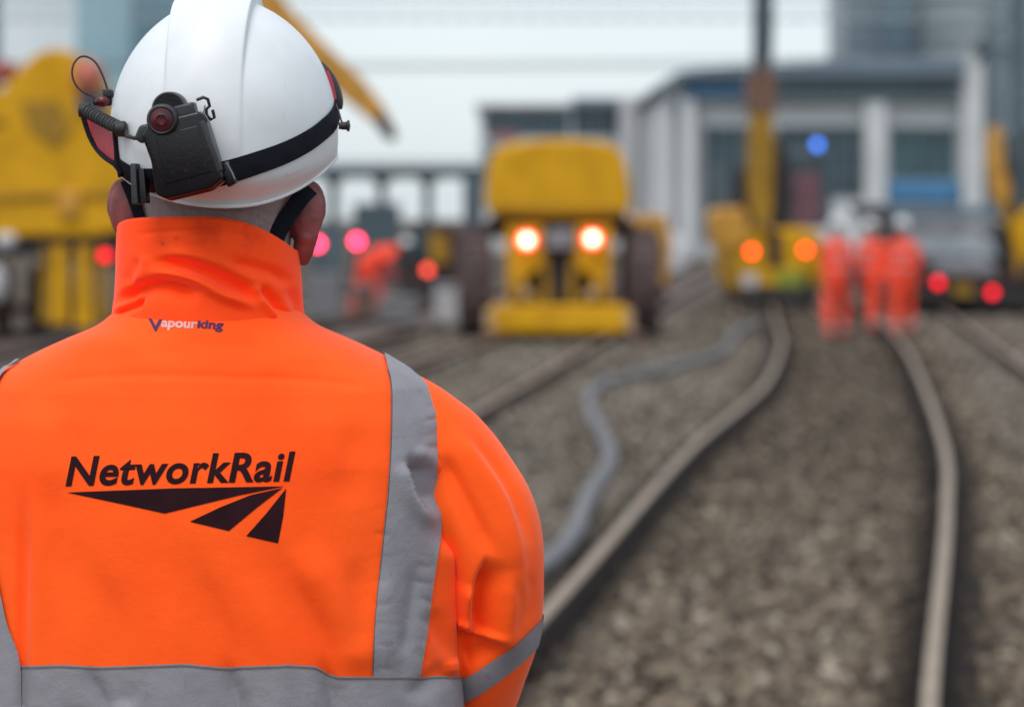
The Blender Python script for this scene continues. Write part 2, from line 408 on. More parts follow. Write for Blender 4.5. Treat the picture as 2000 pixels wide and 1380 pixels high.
ML = [(-.95, 4.2), (-.50, 6.5), (.14, 9.99), (1.25, 17.0), (2.45, 23.5), (3.48, 31.2), (3.92, 35.6), (4.75, 44), (5.95, 56), (8.0, 75)]
MR = [(.80, 4.2), (1.06, 6), (1.38, 8.0), (2.39, 13.3), (3.20, 18.0), (4.60, 27.8), (5.55, 35.6), (6.40, 44), (7.60, 56), (9.65, 75)]
def track(name_label, L, R, y0, y1, step=.65, head='brown_head'):
    t = empty('railway_track', (L[0][0], L[0][1], 0), name_label, 'railway track')
    a = rail_mesh(L, t, None, head); b = rail_mesh(R, t, None, head)
    sleepers(a, b, t, y0, y1, step)
    return a, b
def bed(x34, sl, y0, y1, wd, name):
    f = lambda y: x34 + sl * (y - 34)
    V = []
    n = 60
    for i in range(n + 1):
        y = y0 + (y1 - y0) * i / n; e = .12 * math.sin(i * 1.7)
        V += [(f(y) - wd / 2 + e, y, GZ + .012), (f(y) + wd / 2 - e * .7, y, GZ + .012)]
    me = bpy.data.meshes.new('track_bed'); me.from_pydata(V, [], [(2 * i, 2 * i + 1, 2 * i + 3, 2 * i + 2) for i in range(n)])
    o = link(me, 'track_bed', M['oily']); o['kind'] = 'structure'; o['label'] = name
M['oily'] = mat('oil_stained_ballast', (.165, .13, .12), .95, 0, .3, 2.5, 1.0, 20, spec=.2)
mainL, mainR = track('curved railway track in the foreground with pale worn rail heads', ML, MR, 5, 66, .65, 'steel_head')
def straight(x34, sl, y0, y1, gauge=1.5):
    yy = [y0, y0 + (y1 - y0) * .33, y0 + (y1 - y0) * .66, y1]
    f = lambda y: x34 + sl * (y - 34)
    return [(f(y) - gauge / 2, y) for y in yy], [(f(y) + gauge / 2, y) for y in yy]
tr = {}
tr['loader'] = track('brown railway track running under the yellow machine with two bright headlights', *straight(.66, .125, 9, 75), 9.3, 73)
tr['mid'] = track('brown railway track just left of the one under the headlight machine', *straight(-2.6, .16, 12, 75), 12.3, 74)
tr['cross'] = track('brown railway track between the headlight machine and the bent worker', *straight(-.95, .150, 11, 75), 11.3, 74)
tr['left'] = track('railway track under the large yellow crane behind the helmet', *straight(-6.6, .10, 16, 80), 16.3, 78)
tr['right'] = track('railway track on the far right leading to the flat wagon', *straight(7.3, .125, 17, 75), 17.3, 74)
tr['centre'] = track('railway track below the excavator with the tall dark mast', *straight(3.9, .09, 40, 90, 1.45), 40.5, 89)

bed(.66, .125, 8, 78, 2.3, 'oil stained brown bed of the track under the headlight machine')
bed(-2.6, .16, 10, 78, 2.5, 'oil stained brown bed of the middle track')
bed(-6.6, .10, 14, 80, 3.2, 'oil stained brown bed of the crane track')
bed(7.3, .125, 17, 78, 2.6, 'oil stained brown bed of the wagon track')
def oil_shade_edge(R, name, wd=.20):
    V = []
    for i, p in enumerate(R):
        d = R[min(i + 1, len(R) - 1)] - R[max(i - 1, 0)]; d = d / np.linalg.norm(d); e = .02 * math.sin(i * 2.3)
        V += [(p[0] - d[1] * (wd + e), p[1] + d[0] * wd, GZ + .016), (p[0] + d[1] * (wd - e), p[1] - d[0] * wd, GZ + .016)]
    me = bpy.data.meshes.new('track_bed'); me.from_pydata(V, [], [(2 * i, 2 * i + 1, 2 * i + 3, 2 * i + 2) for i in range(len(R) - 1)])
    o = link(me, 'track_bed', M['oil_and_shade']); o['kind'] = 'structure'; o['label'] = name
M['oil_and_shade'] = mat('black_oil_and_painted_shade', (.016, .011, .010), .9, 0, .3, 4, 1.0, 20, spec=.2)
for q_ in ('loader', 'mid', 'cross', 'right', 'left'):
    for r_ in tr[q_]: oil_shade_edge(r_, 'dark strip of painted rail shade along a brown rail', .11)  # shaded rail sides painted as dark strips on the ballast
oil_shade_edge(mainL, 'black strip of oil and painted rail shade beside the left curved rail'); oil_shade_edge(mainR, 'black strip of oil and painted rail shade beside the right curved rail')  # oily ballast, with the rail's shade painted into the same black
# ballast stones as real stones near the camera
def stones():
    ico = bmesh.new(); bmesh.ops.create_icosphere(ico, subdivisions=1, radius=1); ico.verts.index_update()
    bv = np.array([v.co[:] for v in ico.verts]); bf = np.array([[v.index for v in f.verts] for f in ico.faces]); ico.free()
    pts = []; rad = []
    for (ya, yb, den, r0, r1) in ((6.2, 10, 520, .019, .043), (10, 16, 400, .020, .044), (16, 27, 170, .026, .046), (27, 42, 75, .03, .055)):
        ym = (ya + yb) / 2; xa = -.6 - .02 * ym; xb = 1.2 + .235 * yb
        n = int(den * (yb - ya) * (xb - xa)); y = rng.uniform(ya, yb, n); x = rng.uniform(xa, xb, n)
        k = (x < .215 * y + .9) & (x > -.03 * y - .4); pts.append(np.stack([x[k], y[k]], 1)); rad.append(rng.uniform(r0, r1, k.sum()))
    P = np.vstack(pts); r = np.concatenate(rad)
    lx = np.interp(P[:, 1], mainL[:, 1], mainL[:, 0]); rx = np.interp(P[:, 1], mainR[:, 1], mainR[:, 0])
    dl = np.abs(P[:, 0] - lx); dr = np.abs(P[:, 0] - rx); dm = np.minimum(dl, dr)
    for q in ('loader', 'cross', 'mid', 'right', 'centre'):
        for R_ in tr[q]:
            d_ = np.abs(P[:, 0] - np.interp(P[:, 1], R_[:, 1], R_[:, 0])); dm = np.where(d_ < .085, 0, dm)
    k = dm > .085; P = P[k]; r = r[k]; dm = dm[k]; lx = lx[k]; rx = rx[k]; n = len(P)
    inside = (P[:, 0] > lx) & (P[:, 0] < rx)
    z = GZ + r * rng.uniform(-.1, .75, n) + np.where(dm < .16, -.012, 0) + .012 * inside
    sc = rng.uniform(.65, 1.15, (n, 3)) * r[:, None]
    A = rng.uniform(0, 2 * np.pi, (n, 3)); c, s_ = np.cos(A), np.sin(A)
    Rm = np.empty((n, 3, 3))
    Rm[:, 0, 0] = c[:, 0] * c[:, 1]; Rm[:, 0, 1] = c[:, 0] * s_[:, 1] * s_[:, 2] - s_[:, 0] * c[:, 2]; Rm[:, 0, 2] = c[:, 0] * s_[:, 1] * c[:, 2] + s_[:, 0] * s_[:, 2]
    Rm[:, 1, 0] = s_[:, 0] * c[:, 1]; Rm[:, 1, 1] = s_[:, 0] * s_[:, 1] * s_[:, 2] + c[:, 0] * c[:, 2]; Rm[:, 1, 2] = s_[:, 0] * s_[:, 1] * c[:, 2] - c[:, 0] * s_[:, 2]
    Rm[:, 2, 0] = -s_[:, 1]; Rm[:, 2, 1] = c[:, 1] * s_[:, 2]; Rm[:, 2, 2] = c[:, 1] * c[:, 2]
    jit = rng.uniform(.72, 1.18, (n, len(bv), 1))
    V = np.einsum('nij,nkj->nki', Rm, bv[None] * jit * sc[:, None, :]) + np.stack([P[:, 0], P[:, 1], z], 1)[:, None, :]
    nf = len(bf); Fi = (bf[None] + (np.arange(n) * len(bv))[:, None, None]).reshape(-1)
    me = bpy.data.meshes.new('ballast_stones'); me.vertices.add(n * len(bv)); me.vertices.foreach_set('co', V.reshape(-1))
    me.loops.add(len(Fi)); me.loops.foreach_set('vertex_index', Fi.astype(np.int32)); me.polygons.add(n * nf)
    me.polygons.foreach_set('loop_start', np.arange(0, len(Fi), 3, dtype=np.int32)); me.update(calc_edges=True)
    # stone colours: grey, buff, brown, a few pale; oily brown next to the rails
    base = np.array([(.112, .084, .060), (.175, .136, .098), (.052, .037, .027), (.120, .098, .078), (.29, .245, .19)])
    ci = rng.choice(5, n, p=[.33, .25, .22, .13, .07]); cc = base[ci] * rng.uniform(.8, 1.15, (n, 1))
    outside_r = P[:, 0] > rx
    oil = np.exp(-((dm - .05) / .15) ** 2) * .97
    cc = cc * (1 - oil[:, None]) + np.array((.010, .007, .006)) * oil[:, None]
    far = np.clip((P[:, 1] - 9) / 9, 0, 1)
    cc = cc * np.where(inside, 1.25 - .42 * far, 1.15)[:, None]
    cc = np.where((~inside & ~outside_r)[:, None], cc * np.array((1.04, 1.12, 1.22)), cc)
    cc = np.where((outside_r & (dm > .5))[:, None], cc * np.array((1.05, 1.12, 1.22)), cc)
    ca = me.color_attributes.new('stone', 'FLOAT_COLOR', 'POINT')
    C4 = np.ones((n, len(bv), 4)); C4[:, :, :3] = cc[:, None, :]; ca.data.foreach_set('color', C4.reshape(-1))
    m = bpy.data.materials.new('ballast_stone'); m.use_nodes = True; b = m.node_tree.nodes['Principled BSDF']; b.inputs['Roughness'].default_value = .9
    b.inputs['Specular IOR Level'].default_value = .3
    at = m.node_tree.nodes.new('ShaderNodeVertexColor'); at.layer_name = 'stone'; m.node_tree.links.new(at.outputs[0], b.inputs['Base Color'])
    o = link(me, 'ballast_stones', m); tag(o, 'loose grey and buff crushed stone ballast around the curved rails', 'ballast', kind='stuff')
stones()

# grey hose snaking beside the main track
hp = [(1478, 628), (1440, 650), (1412, 684), (1370, 702), (1290, 722), (1215, 738), (1172, 752), (1150, 776), (1156, 812), (1178, 850), (1192, 890), (1180, 925), (1155, 960), (1138, 1000), (1122, 1040), (1092, 1080), (1040, 1120), (960, 1160)]
def gpt(px, py, z): Y = (H - z) * F / (py - HY); return ((px - 1000) * Y / F, Y, z)
P3 = cr_resample([gpt(x, y, -.06) for x, y in hp], 140)
hs = MB().tube([tuple(p) for p in P3], .056, 14).build('hose', M['hose'], None, True)
tag(hs, 'thick pale grey hose snaking over the ballast left of the curved track', 'hose')

# ------------------------------------------------------------------ the man in the foreground
MX, MY = -.327, 2.55
man = empty('person', (MX, MY, GZ), 'person in bright orange hi-vis jacket and white helmet standing with back to the camera', 'person')
def zp(y, Y=2.50): return H - (y - HY) * Y / F
def proj(P): return 1000 + F * P[..., 0] / P[..., 1], HY + F * (H - P[..., 2]) / P[..., 1]

ORANGE = fabric_mat('orange_jacket_fabric', (1.14, .112, .006), (1.1, .088, .003),
                    stains=[(tuple(np.array(Wp(478, 785, 2.41)) - np.array((MX, MY, GZ))), .009, (.9, .07, .01))])
COLLAR = fabric_mat('orange_collar_fabric', (1.25, .088, .006), (1.2, .068, .004),
                    stains=[(tuple(np.array(Wp(345, 466, 2.465)) - np.array((MX, MY, GZ))), .0045, (.25, .04, .015)),
                            (tuple(np.array(Wp(318, 476, 2.467)) - np.array((MX, MY, GZ))), .005, (.55, .05, .01)),
                            (tuple(np.array(Wp(500, 462, 2.468)) - np.array((MX, MY, GZ))), .02, (.80, .045, .008)),
                            (tuple(np.array(Wp(400, 450, 2.465)) - np.array((MX, MY, GZ))), .02, (.82, .045, .006))])

# torso of the jacket: rings from the neck to the hem
TR = np.array([  # row px, half width, half depth
    (588, .074, .070), (603, .093, .088), (622, .104, .097), (640, .116, .104), (660, .142, .110), (680, .166, .114), (700, .188, .119), (728, .213, .125), (755, .230, .130),
    (815, .247, .139), (900, .254, .147), (1000, .258, .152), (1100, .262, .155), (1200, .266, .157), (1380, .273, .160), (1600, .275, .165), (1800, .272, .165), (1900, .268, .162)], float)
rows = np.concatenate([np.linspace(588, 760, 110), np.linspace(762, 1420, 250), np.linspace(1430, 1900, 60)])
a_ = np.interp(rows, TR[:, 0], TR[:, 1]); b_ = np.interp(rows, TR[:, 0], TR[:, 2])
ker = np.ones(9) / 9
def smo(v, it=2):
    for _ in range(it):
        e = np.concatenate([np.full(4, v[0]), v, np.full(4, v[-1])]); v = np.convolve(e, ker, 'valid')
    return v
a_ = smo(a_); b_ = smo(b_)
NT = 520; th = np.linspace(0, 2 * np.pi, NT, endpoint=False)
pe = np.interp(rows, [588, 700, 900, 1900], [2.0, 2.15, 2.5, 2.5])
xc = np.interp(rows, [588, 700, 1300], [-.320, -.322, -.3267])
sx = np.sign(np.sin(th)) * np.abs(np.sin(th)) ** (2 / pe[:, None]); sy = np.sign(np.cos(th)) * np.abs(np.cos(th)) ** (2 / pe[:, None])
P = np.zeros((len(rows), NT, 3))
P[..., 0] = xc[:, None] + a_[:, None] * sx; P[..., 1] = MY - b_[:, None] * sy; P[..., 2] = zp(rows)[:, None]
# back of the neck rises behind the collar, sides sit a little lower
P[..., 2] += (np.cos(th) > 0) * .0
N = grid_normals(P, True)
if (N[200, 0, 1] > 0): N = -N
px, py = proj(P); back = sstep(.05, .35, -N[..., 1])
D = np.zeros(px.shape)
for a in [
    # deep notch where the sleeve pulls the shoulder tape
    ([(798, 880), (808, 930), (824, 972), (852, 1012)], -8, 34, 10, (.3, .35)),
    ([(788, 900), (798, 950), (818, 990), (850, 1030)], 4, 8, 20, (.2, .3)),
    ([(800, 880), (840, 900), (870, 925)], 3, 14, 14, (.3, .2)),
    # lower back drapes
    ([(505, 1010), (545, 1090), (595, 1175), (632, 1250), (648, 1330), (655, 1420)], -4.6, 22, 44, (.6, .02)),
    ([(575, 1050), (640, 1150), (690, 1240), (705, 1330)], 4, 40, 40, (.3, .2)),
    ([(340, 1020), (385, 1110), (420, 1190), (450, 1290), (465, 1410)], -4.2, 22, 44, (.6, .02)),
    ([(168, 1296), (195, 1345), (215, 1400), (220, 1430)], -3.2, 9, 20, (.4, .02)),
    ([(434, 1270), (462, 1345), (480, 1410), (482, 1430)], -4.2, 10, 24, (.5, .02)),
    ([(630, 1270), (650, 1345), (662, 1410), (664, 1430)], -4.2, 10, 24, (.5, .02)),
    ([(440, 1060), (500, 1180), (540, 1280), (552, 1400)], 3, 34, 34, (.6, .05)),
    ([(130, 1020), (185, 1120), (225, 1210), (250, 1400)], -2.6, 24, 40, (.6, .1)),
    ([(110, 1100), (140, 1200), (160, 1400)], 1.6, 30, 30, (.5, .1)),
    ([(280, 1080), (325, 1200), (345, 1400)], 2, 36, 36, (.6, .05)),
    ([(690, 1080), (700, 1180), (706, 1290)], -2.4, 24, 24, (.3, .3)),
    ([(760, 1100), (750, 1200), (770, 1320)], 2.4, 24, 24, (.3, .3)),
    ([(812, 1090), (800, 1190), (782, 1290)], -2.2, 14, 18, (.3, .2)),
    ([(835, 1180), (860, 1235), (892, 1290)], -3.5, 18, 18, (.3, .1)),
    ([(850, 1040), (872, 1100), (888, 1180), (897, 1320)], 7, 12, 20, (.2, .05)),
    ([(790, 1370), (830, 1330), (880, 1300)], -3, 16, 26, (.3, .2)),
    # left side
    ([(38, 930), (42, 1050), (41, 1200), (40, 1400)], -6, 24, 10, (.4, .05)),
    ([(62, 930), (66, 1050), (64, 1200), (60, 1400)], 3.5, 20, 24, (.4, .05)),
    # under the neck, along the shoulder blades
    ([(110, 690), (200, 668), (290, 690)], 1.6, 26, 26, (.3, .3)),
    ([(640, 690), (560, 700), (470, 730)], 1.5, 26, 26, (.3, .3)),
    ([(80, 745), (250, 732), (450, 736), (620, 742), (740, 760)], -.8, 9, 9, (.1, .1)),
    ([(90, 765), (100, 900), (110, 1000)], 2.0, 30, 30, (.4, .4)),
    ([(700, 800), (690, 900), (700, 1000)], -2.0, 40, 40, (.4, .4)),
    ([(560, 760), (620, 850), (690, 960)], 1.6, 34, 34, (.4, .4)),
    ([(330, 660), (420, 672), (540, 668)], -1.2, 16, 16, (.3, .3)),
    ([(816, 755), (836, 745), (857, 736)], -0.45, 7, 9, (.5, .2)),
    ([(822, 772), (839, 760), (857, 750)], -0.39, 5, 6, (.5, .2)),
    ([(822, 802), (839, 794), (857, 787)], -0.51, 5, 6, (.5, .2)),
    ([(816, 825), (836, 820), (857, 816)], -0.66, 4, 6, (.5, .2)),
    ([(812, 857), (834, 850), (857, 844)], -0.27, 6, 8, (.5, .2)),
    ([(813, 880), (835, 875), (857, 872)], -0.68, 7, 8, (.5, .2)),
    ([(798, 1079), (822, 1085), (846, 1098)], -0.28, 7, 5, (.5, .2)),
    ([(794, 1097), (820, 1103), (846, 1109)], -0.60, 7, 8, (.5, .2)),
    ([(790, 1129), (818, 1135), (846, 1141)], -0.55, 6, 7, (.5, .2)),
    ([(812, 1164), (829, 1170), (846, 1183)], -0.79, 6, 10, (.5, .2)),
    ([(813, 1205), (829, 1211), (846, 1224)], -0.54, 6, 10, (.5, .2)),
    ([(797, 1244), (821, 1250), (846, 1256)], -0.24, 8, 5, (.5, .2)),
    ([(777, 1271), (811, 1277), (846, 1290)], -0.21, 8, 8, (.5, .2)),
    ([(728, 990), (745, 993), (759, 992)], -0.17, 6, 7, (.3, .5)),
    ([(728, 1040), (745, 1043), (766, 1046)], -0.49, 6, 7, (.3, .5)),
    ([(728, 1083), (745, 1086), (784, 1081)], -0.18, 6, 7, (.3, .5)),
    ([(728, 1130), (745, 1133), (758, 1126)], -0.29, 6, 7, (.3, .5)),
    ([(728, 1176), (745, 1179), (762, 1171)], -0.45, 6, 7, (.3, .5)),
    ([(728, 1213), (745, 1216), (783, 1219)], -0.28, 6, 7, (.3, .5)),
    ([(728, 1255), (745, 1258), (772, 1258)], -0.36, 6, 7, (.3, .5)),
    ([(728, 1300), (745, 1303), (774, 1307)], -0.33, 6, 7, (.3, .5)),
]: D += fold(px, py, a[0], a[1] * 1.6, a[2], a[3], a[4])
D *= back
def nz3(P, sc, seed):
    f = P.reshape(-1, 3); o = np.empty(len(f))
    for i in range(len(f)): o[i] = noise.noise(Vector((f[i, 0] * sc[0] + seed, f[i, 1] * sc[1], f[i, 2] * sc[2])))
    return o.reshape(P.shape[:-1])
D += nz3(P, (8, 8, 2.5), 3.3) * .0014 * sstep(620, 800, rows)[:, None]
D += nz3(P, (24, 24, 7), 8.1) * .0005 * sstep(610, 760, rows)[:, None]
P = P + N * D[..., None]
torso_me = grid_mesh(P, True, 'jacket')
torso_bvh = BVHTree.FromPolygons([tuple(p) for p in P.reshape(-1, 3)], grid_faces(P.shape[0], NT, True))
jacket = link(torso_me, 'jacket', ORANGE, man, True)

# sleeves
def sleeve(sgn):
    q = [(.13, 818, 2.55, .052), (.17, 822, 2.555, .060), (.205, 858, 2.56, .066), (.236, 915, 2.565, .0735), (.257, 985, 2.57, .0815), (.2715, 1060, 2.575, .0865), (.2755, 1150, 2.58, .0855),
         (.277, 1240, 2.59, .081), (.268, 1325, 2.605, .076), (.257, 1395, 2.63, .074), (.235, 1470, 2.68, .070), (.20, 1510, 2.75, .062), (.15, 1500, 2.82, .054), (.10, 1480, 2.865, .048)]
    A = np.array([(MX + sgn * x, y3, zp(y), r) for x, y, y3, r in q])
    C = cr_resample(A, 300); n = 400; V = np.zeros((300, n, 3)); up = Vector((0, -1, 0))
    for i in range(300):
        t = Vector(C[min(i + 1, 299), :3] - C[max(i - 1, 0), :3]).normalized()
        up = (up - t * up.dot(t)).normalized(); sd_ = t.cross(up)
        a = np.linspace(0, 2 * np.pi, n, endpoint=False)[:, None]
        V[i] = C[i, :3] + C[i, 3] * (np.cos(a) * np.array(up) + np.sin(a) * np.array(sd_))
    Nn = grid_normals(V, True)
    if ((V[100] - C[100, :3]) * Nn[100]).sum() < 0: Nn = -Nn
    X, Y_ = proj(V)
    if sgn < 0: X = 790 - X - 2 * 0      # the same folds mirrored on the far sleeve
    bk = sstep(.0, .3, -Nn[..., 1]); Dd = np.zeros(X.shape)
    for a in [
        ([(958, 1080), (941, 1130), (931, 1180), (929, 1246)], -17, 36, 8, (.4, .08)),
        ([(922, 1140), (914, 1180), (910, 1232)], 5, 12, 26, (.3, .12)),
        ([(870, 1248), (930, 1252), (1010, 1272)], -10, 10, 46, (.35, .6)),
        ([(890, 1226), (915, 1232), (940, 1236)], 5, 12, 10, (.1, .3)),
        ([(905, 1300), (950, 1275), (990, 1262)], -4, 14, 14, (.1, .4)),
        ([(985, 1110), (1000, 1170), (985, 1250), (950, 1300)], 5, 24, 24, (.25, .3)),
        ([(860, 880), (900, 950), (945, 1040), (965, 1110)], -5.5, 14, 26, (.2, .3)),
        ([(870, 830), (930, 900), (985, 990), (1010, 1090), (1020, 1180)], 4.2, 16, 22, (.2, .3)),
        ([(900, 840), (960, 900), (1010, 980), (1040, 1080)], -3.2, 12, 16, (.3, .3)),
        ([(856, 990), (882, 1120), (896, 1240), (900, 1400)], -9, 22, 30, (.35, .02)),
        ([(1000, 1120), (1015, 1180), (1005, 1250)], -2.4, 14, 14, (.3, .3)),
        ([(1035, 1110), (1040, 1170), (1025, 1230)], -1.6, 10, 10, (.3, .3)),
    ]: Dd += fold(X, Y_, a[0], a[1] * 1.45, a[2], a[3], a[4])
    Dd = Dd * bk + nz3(V, (12, 12, 5), 5 + sgn) * .0020 + nz3(V, (34, 34, 12), 9 + sgn) * .0009
    V = V + Nn * Dd[..., None]
    o = link(grid_mesh(V, True, 'sleeve'), 'sleeve', ORANGE, jacket, True)
    return V, BVHTree.FromPolygons([tuple(p) for p in V.reshape(-1, 3)], grid_faces(300, n, True)), C
SV, sl_bvh, SC = sleeve(1)
SV2, sl_bvh2, SC2 = sleeve(-1)

# stand-up collar
NC = 420
t = np.linspace(0, 2 * np.pi, NC, endpoint=False)      # 0 = back, +x side at pi/2
def collar_top(t):
    # row of the rim as seen: flat at the back, dropping to the wearer's right and to the front
    s_ = np.sin(t); c_ = np.cos(t)
    ytop = 429 + 4 * np.clip(-s_, 0, 1) ** 2 + 66 * np.clip(s_, 0, 1) ** 2.6 + 55 * np.clip(-c_, 0, 1) + 10 * np.clip(-s_, 0, 1) ** 8
    return ytop
yt = collar_top(t); ybot = 655 + 25 * np.clip(-np.cos(t), 0, 1)
lev = np.linspace(0, 1, 170)
P = np.zeros((170, NC, 3))
yy = ybot[None] + (yt - ybot)[None] * lev[:, None]
z = H - (yy - HY) * 2.50 / F
ax = np.interp(lev, [0, .12, .35, .7, 1], [.106, .1015, .0985, .0975, .0955]); by = np.interp(lev, [0, .12, .35, .7, 1], [.103, .098, .094, .090, .087])
P[..., 0] = -.320 + ax[:, None] * np.sin(t); P[..., 1] = MY - by[:, None] * np.cos(t); P[..., 2] = z
N = grid_normals(P, True)
if N[80, 0, 1] > 0: N = -N
X, Y_ = proj(P); D = np.zeros(X.shape); bk = sstep(-.05, .25, -N[..., 1])
for a in [
    ([(290, 514), (350, 514), (410, 532), (470, 560), (515, 590)], -7.5, 10, 13, (.25, .2)),
    ([(300, 496), (380, 500), (450, 524), (520, 560)], 3.2, 12, 12, (.3, .3)),
    ([(225, 598), (262, 566), (310, 553), (350, 556), (400, 572)], -8.5, 9, 22, (.2, .25)),
    ([(270, 530), (330, 534), (390, 552), (440, 580), (520, 605)], 5.5, 12, 10, (.3, .3)),
    ([(222, 628), (245, 606), (268, 590), (280, 588)], -6, 8, 9, (.2, .12)),
    ([(228, 612), (250, 590), (275, 575)], 3, 8, 8, (.2, .2)),
    ([(440, 514), (490, 520), (540, 535), (575, 560)], -3.8, 12, 14, (.25, .2)),
    ([(505, 556), (530, 580), (556, 612), (580, 640)], -5, 9, 12, (.2, .2)),
    ([(490, 556), (512, 588), (545, 625)], 3.5, 10, 9, (.2, .2)),
    ([(560, 560), (580, 590), (590, 630)], -3, 12, 12, (.3, .2)),
    ([(240, 560), (262, 530), (275, 500)], -2.4, 14, 14, (.3, .3)),
    ([(258, 555), (280, 520), (288, 495)], 2.0, 12, 12, (.3, .3)),
    ([(250, 458), (400, 450), (520, 470)], -.8, 6, 6, (.2, .2)),
    ([(380, 470), (430, 480), (500, 500)], 1.6, 20, 20, (.3, .3)),
]: D += fold(X, Y_, a[0], a[1] * 1.55, a[2], a[3], a[4])
D = D * bk + nz3(P, (14, 14, 18), 1.7) * .0018
P = P + N * D[..., None]
# rolled rim and inner wall
inner = []
for k, (dr, dz) in enumerate([(.0012, .0022), (.0035, .0034), (.006, .0022), (.0075, -.001), (.0078, -.03), (.008, -.08)]):
    Q = P[-1].copy(); Q[:, 0] -= np.sin(t) * dr; Q[:, 1] += np.cos(t) * dr; Q[:, 2] += dz; inner.append(Q)
P = np.concatenate([P, np.array(inner)], 0)
collar = link(grid_mesh(P, True, 'collar'), 'collar', COLLAR, jacket, True)
col_bvh = BVHTree.FromPolygons([tuple(p) for p in P.reshape(-1, 3)], grid_faces(P.shape[0], NC, True))

CAM = Vector((0, 0, H))
def cast(bvhs, px_, py_, off=.0012):
    """point on the cloth seen at (px, py), lifted by off along the surface normal"""
    d = (Vector(Wp(px_, py_, 1.)) - CAM).normalized(); best = None
    for b in bvhs:
        loc, nrm, idx, dist = b.ray_cast(CAM, d)
        if loc is not None and (best is None or dist < best[2]): best = (loc, nrm, dist)
    if best is None: return None
    n = best[1] if best[1].dot(d) < 0 else -best[1]
    return best[0] + n * off

def strip(left, right, nu, nv, bvhs, name, m, parent, off=.0014, thick=.0, horiz=False, label=None):
    L = cr_resample(left, nu); R = cr_resample(right, nu); V = []; idx = {}; Fc = []
    for i in range(nu):
        for j in range(nv):
            u = j / (nv - 1); q = L[i] * (1 - u) + R[i] * u
            p = cast(bvhs, q[0], q[1], off)
            if p is not None: idx[(i, j)] = len(V); V.append(tuple(p))
    for i in range(nu - 1):
        for j in range(nv - 1):
            k = [(i, j), (i, j + 1), (i + 1, j + 1), (i + 1, j)]
            if all(q in idx for q in k):
                pp = [V[idx[q]] for q in k]
                if max(p[1] for p in pp) - min(p[1] for p in pp) < .06: Fc.append([idx[q] for q in k])
    me = bpy.data.meshes.new(name); me.from_pydata(V, [], Fc); me.update()
    bm = bmesh.new(); bm.from_mesh(me); bmesh.ops.recalc_face_normals(bm, faces=bm.faces)
    bm.to_mesh(me); bm.free()
    return link(me, name, m, parent, True, label)

TB = [torso_bvh]
strip([(748, 690), (756, 722), (763, 760), (763, 850), (758, 950), (748, 1050), (738, 1150), (730, 1250), (727, 1321)],
      [(850, 742), (850, 765), (850, 790), (851, 860), (851, 935), (858, 1035), (842, 1150), (829, 1250), (817, 1321)],
      220, 34, TB, 'reflective_strip', M['tape'], jacket, .0028)
strip([(-120, 740), (-115, 800), (-112, 900), (-112, 1000), (-100, 1100), (-88, 1200), (-85, 1296), (-85, 1400)],
      [(42, 706), (8, 735), (-12, 800), (-20, 950), (-12, 1060), (12, 1190), (37, 1296), (40, 1400)],
      140, 20, TB, 'reflective_strip', M['tape'], jacket, .0042)
# waist band: ring round the torso
BX = [-150, 40, 120, 200, 360, 430, 470, 560, 612, 655, 760, 893]
BY = [1300, 1299, 1296, 1300, 1294, 1301, 1299, 1296, 1299, 1318, 1319, 1319]
def torso_band(y0, y1, name, m, off):
    ys = np.linspace(y0, y1, 26); V = []; n = 300
    for yv in ys:
        for k in range(n):
            a = 2 * math.pi * k / n; z_ = zp(yv, 2.40) ; d = Vector((math.sin(a), -math.cos(a) * .8, 0)).normalized()
            z2 = z_ - .0028 * math.sin(a) * 1 + .0015 * math.sin(3 * a)
            for _ in range(5):
                loc, nn, _, _ = torso_bvh.ray_cast(Vector((MX, MY, z2)) + d * .6, -d)
                if loc is None or loc.y > MY + .02: break
                qx = 1000 + F * loc.x / loc.y; qy = HY + F * (H - loc.z) / loc.y
                want = yv + np.interp(qx, BX, BY) - 1304
                z2 += (qy - want) * loc.y / F
            if loc is None: loc, nn, _, _ = torso_bvh.ray_cast(Vector((MX, MY, z_)) + d * .6, -d)
            elif loc.y > MY + .02:
                loc, nn, _, _ = torso_bvh.ray_cast(Vector((MX, MY, z_ - .028)) + d * .6, -d)
            V.append(loc + (nn if nn.dot(d) > 0 else -nn) * off)
    return link(grid_mesh(np.array([tuple(v) for v in V]).reshape(len(ys), n, 3), True, name), name, m, jacket, True)
torso_band(1304, 1416, 'reflective_strip', M['tape'], .0030)
torso_band(1306.5, 1310, 'stitching', M['seam'], .0036)
torso_band(1560, 1660, 'reflective_strip', M['tape'], .0022)
# thin stitched edges of the tapes
def stitch(pts, bvhs, m=M['seam'], r=.0007, off=.0012, name='stitching', n=160):
    Q = cr_resample(pts, n); PP = [cast(bvhs, a, b, off) for a, b in Q]; PP = [p for p in PP if p is not None]
    return MB().tube([tuple(p) for p in PP], r, 5).build(name, m, jacket, True)
stitch([(756, 722), (763, 760), (763, 850), (758, 950), (748, 1050), (738, 1150), (730, 1250), (727, 1312)], TB)
stitch([(847, 790), (848, 860), (848, 925)], TB, off=.002)
stitch([(855, 1040), (842, 1150), (829, 1250), (818, 1312)], TB)

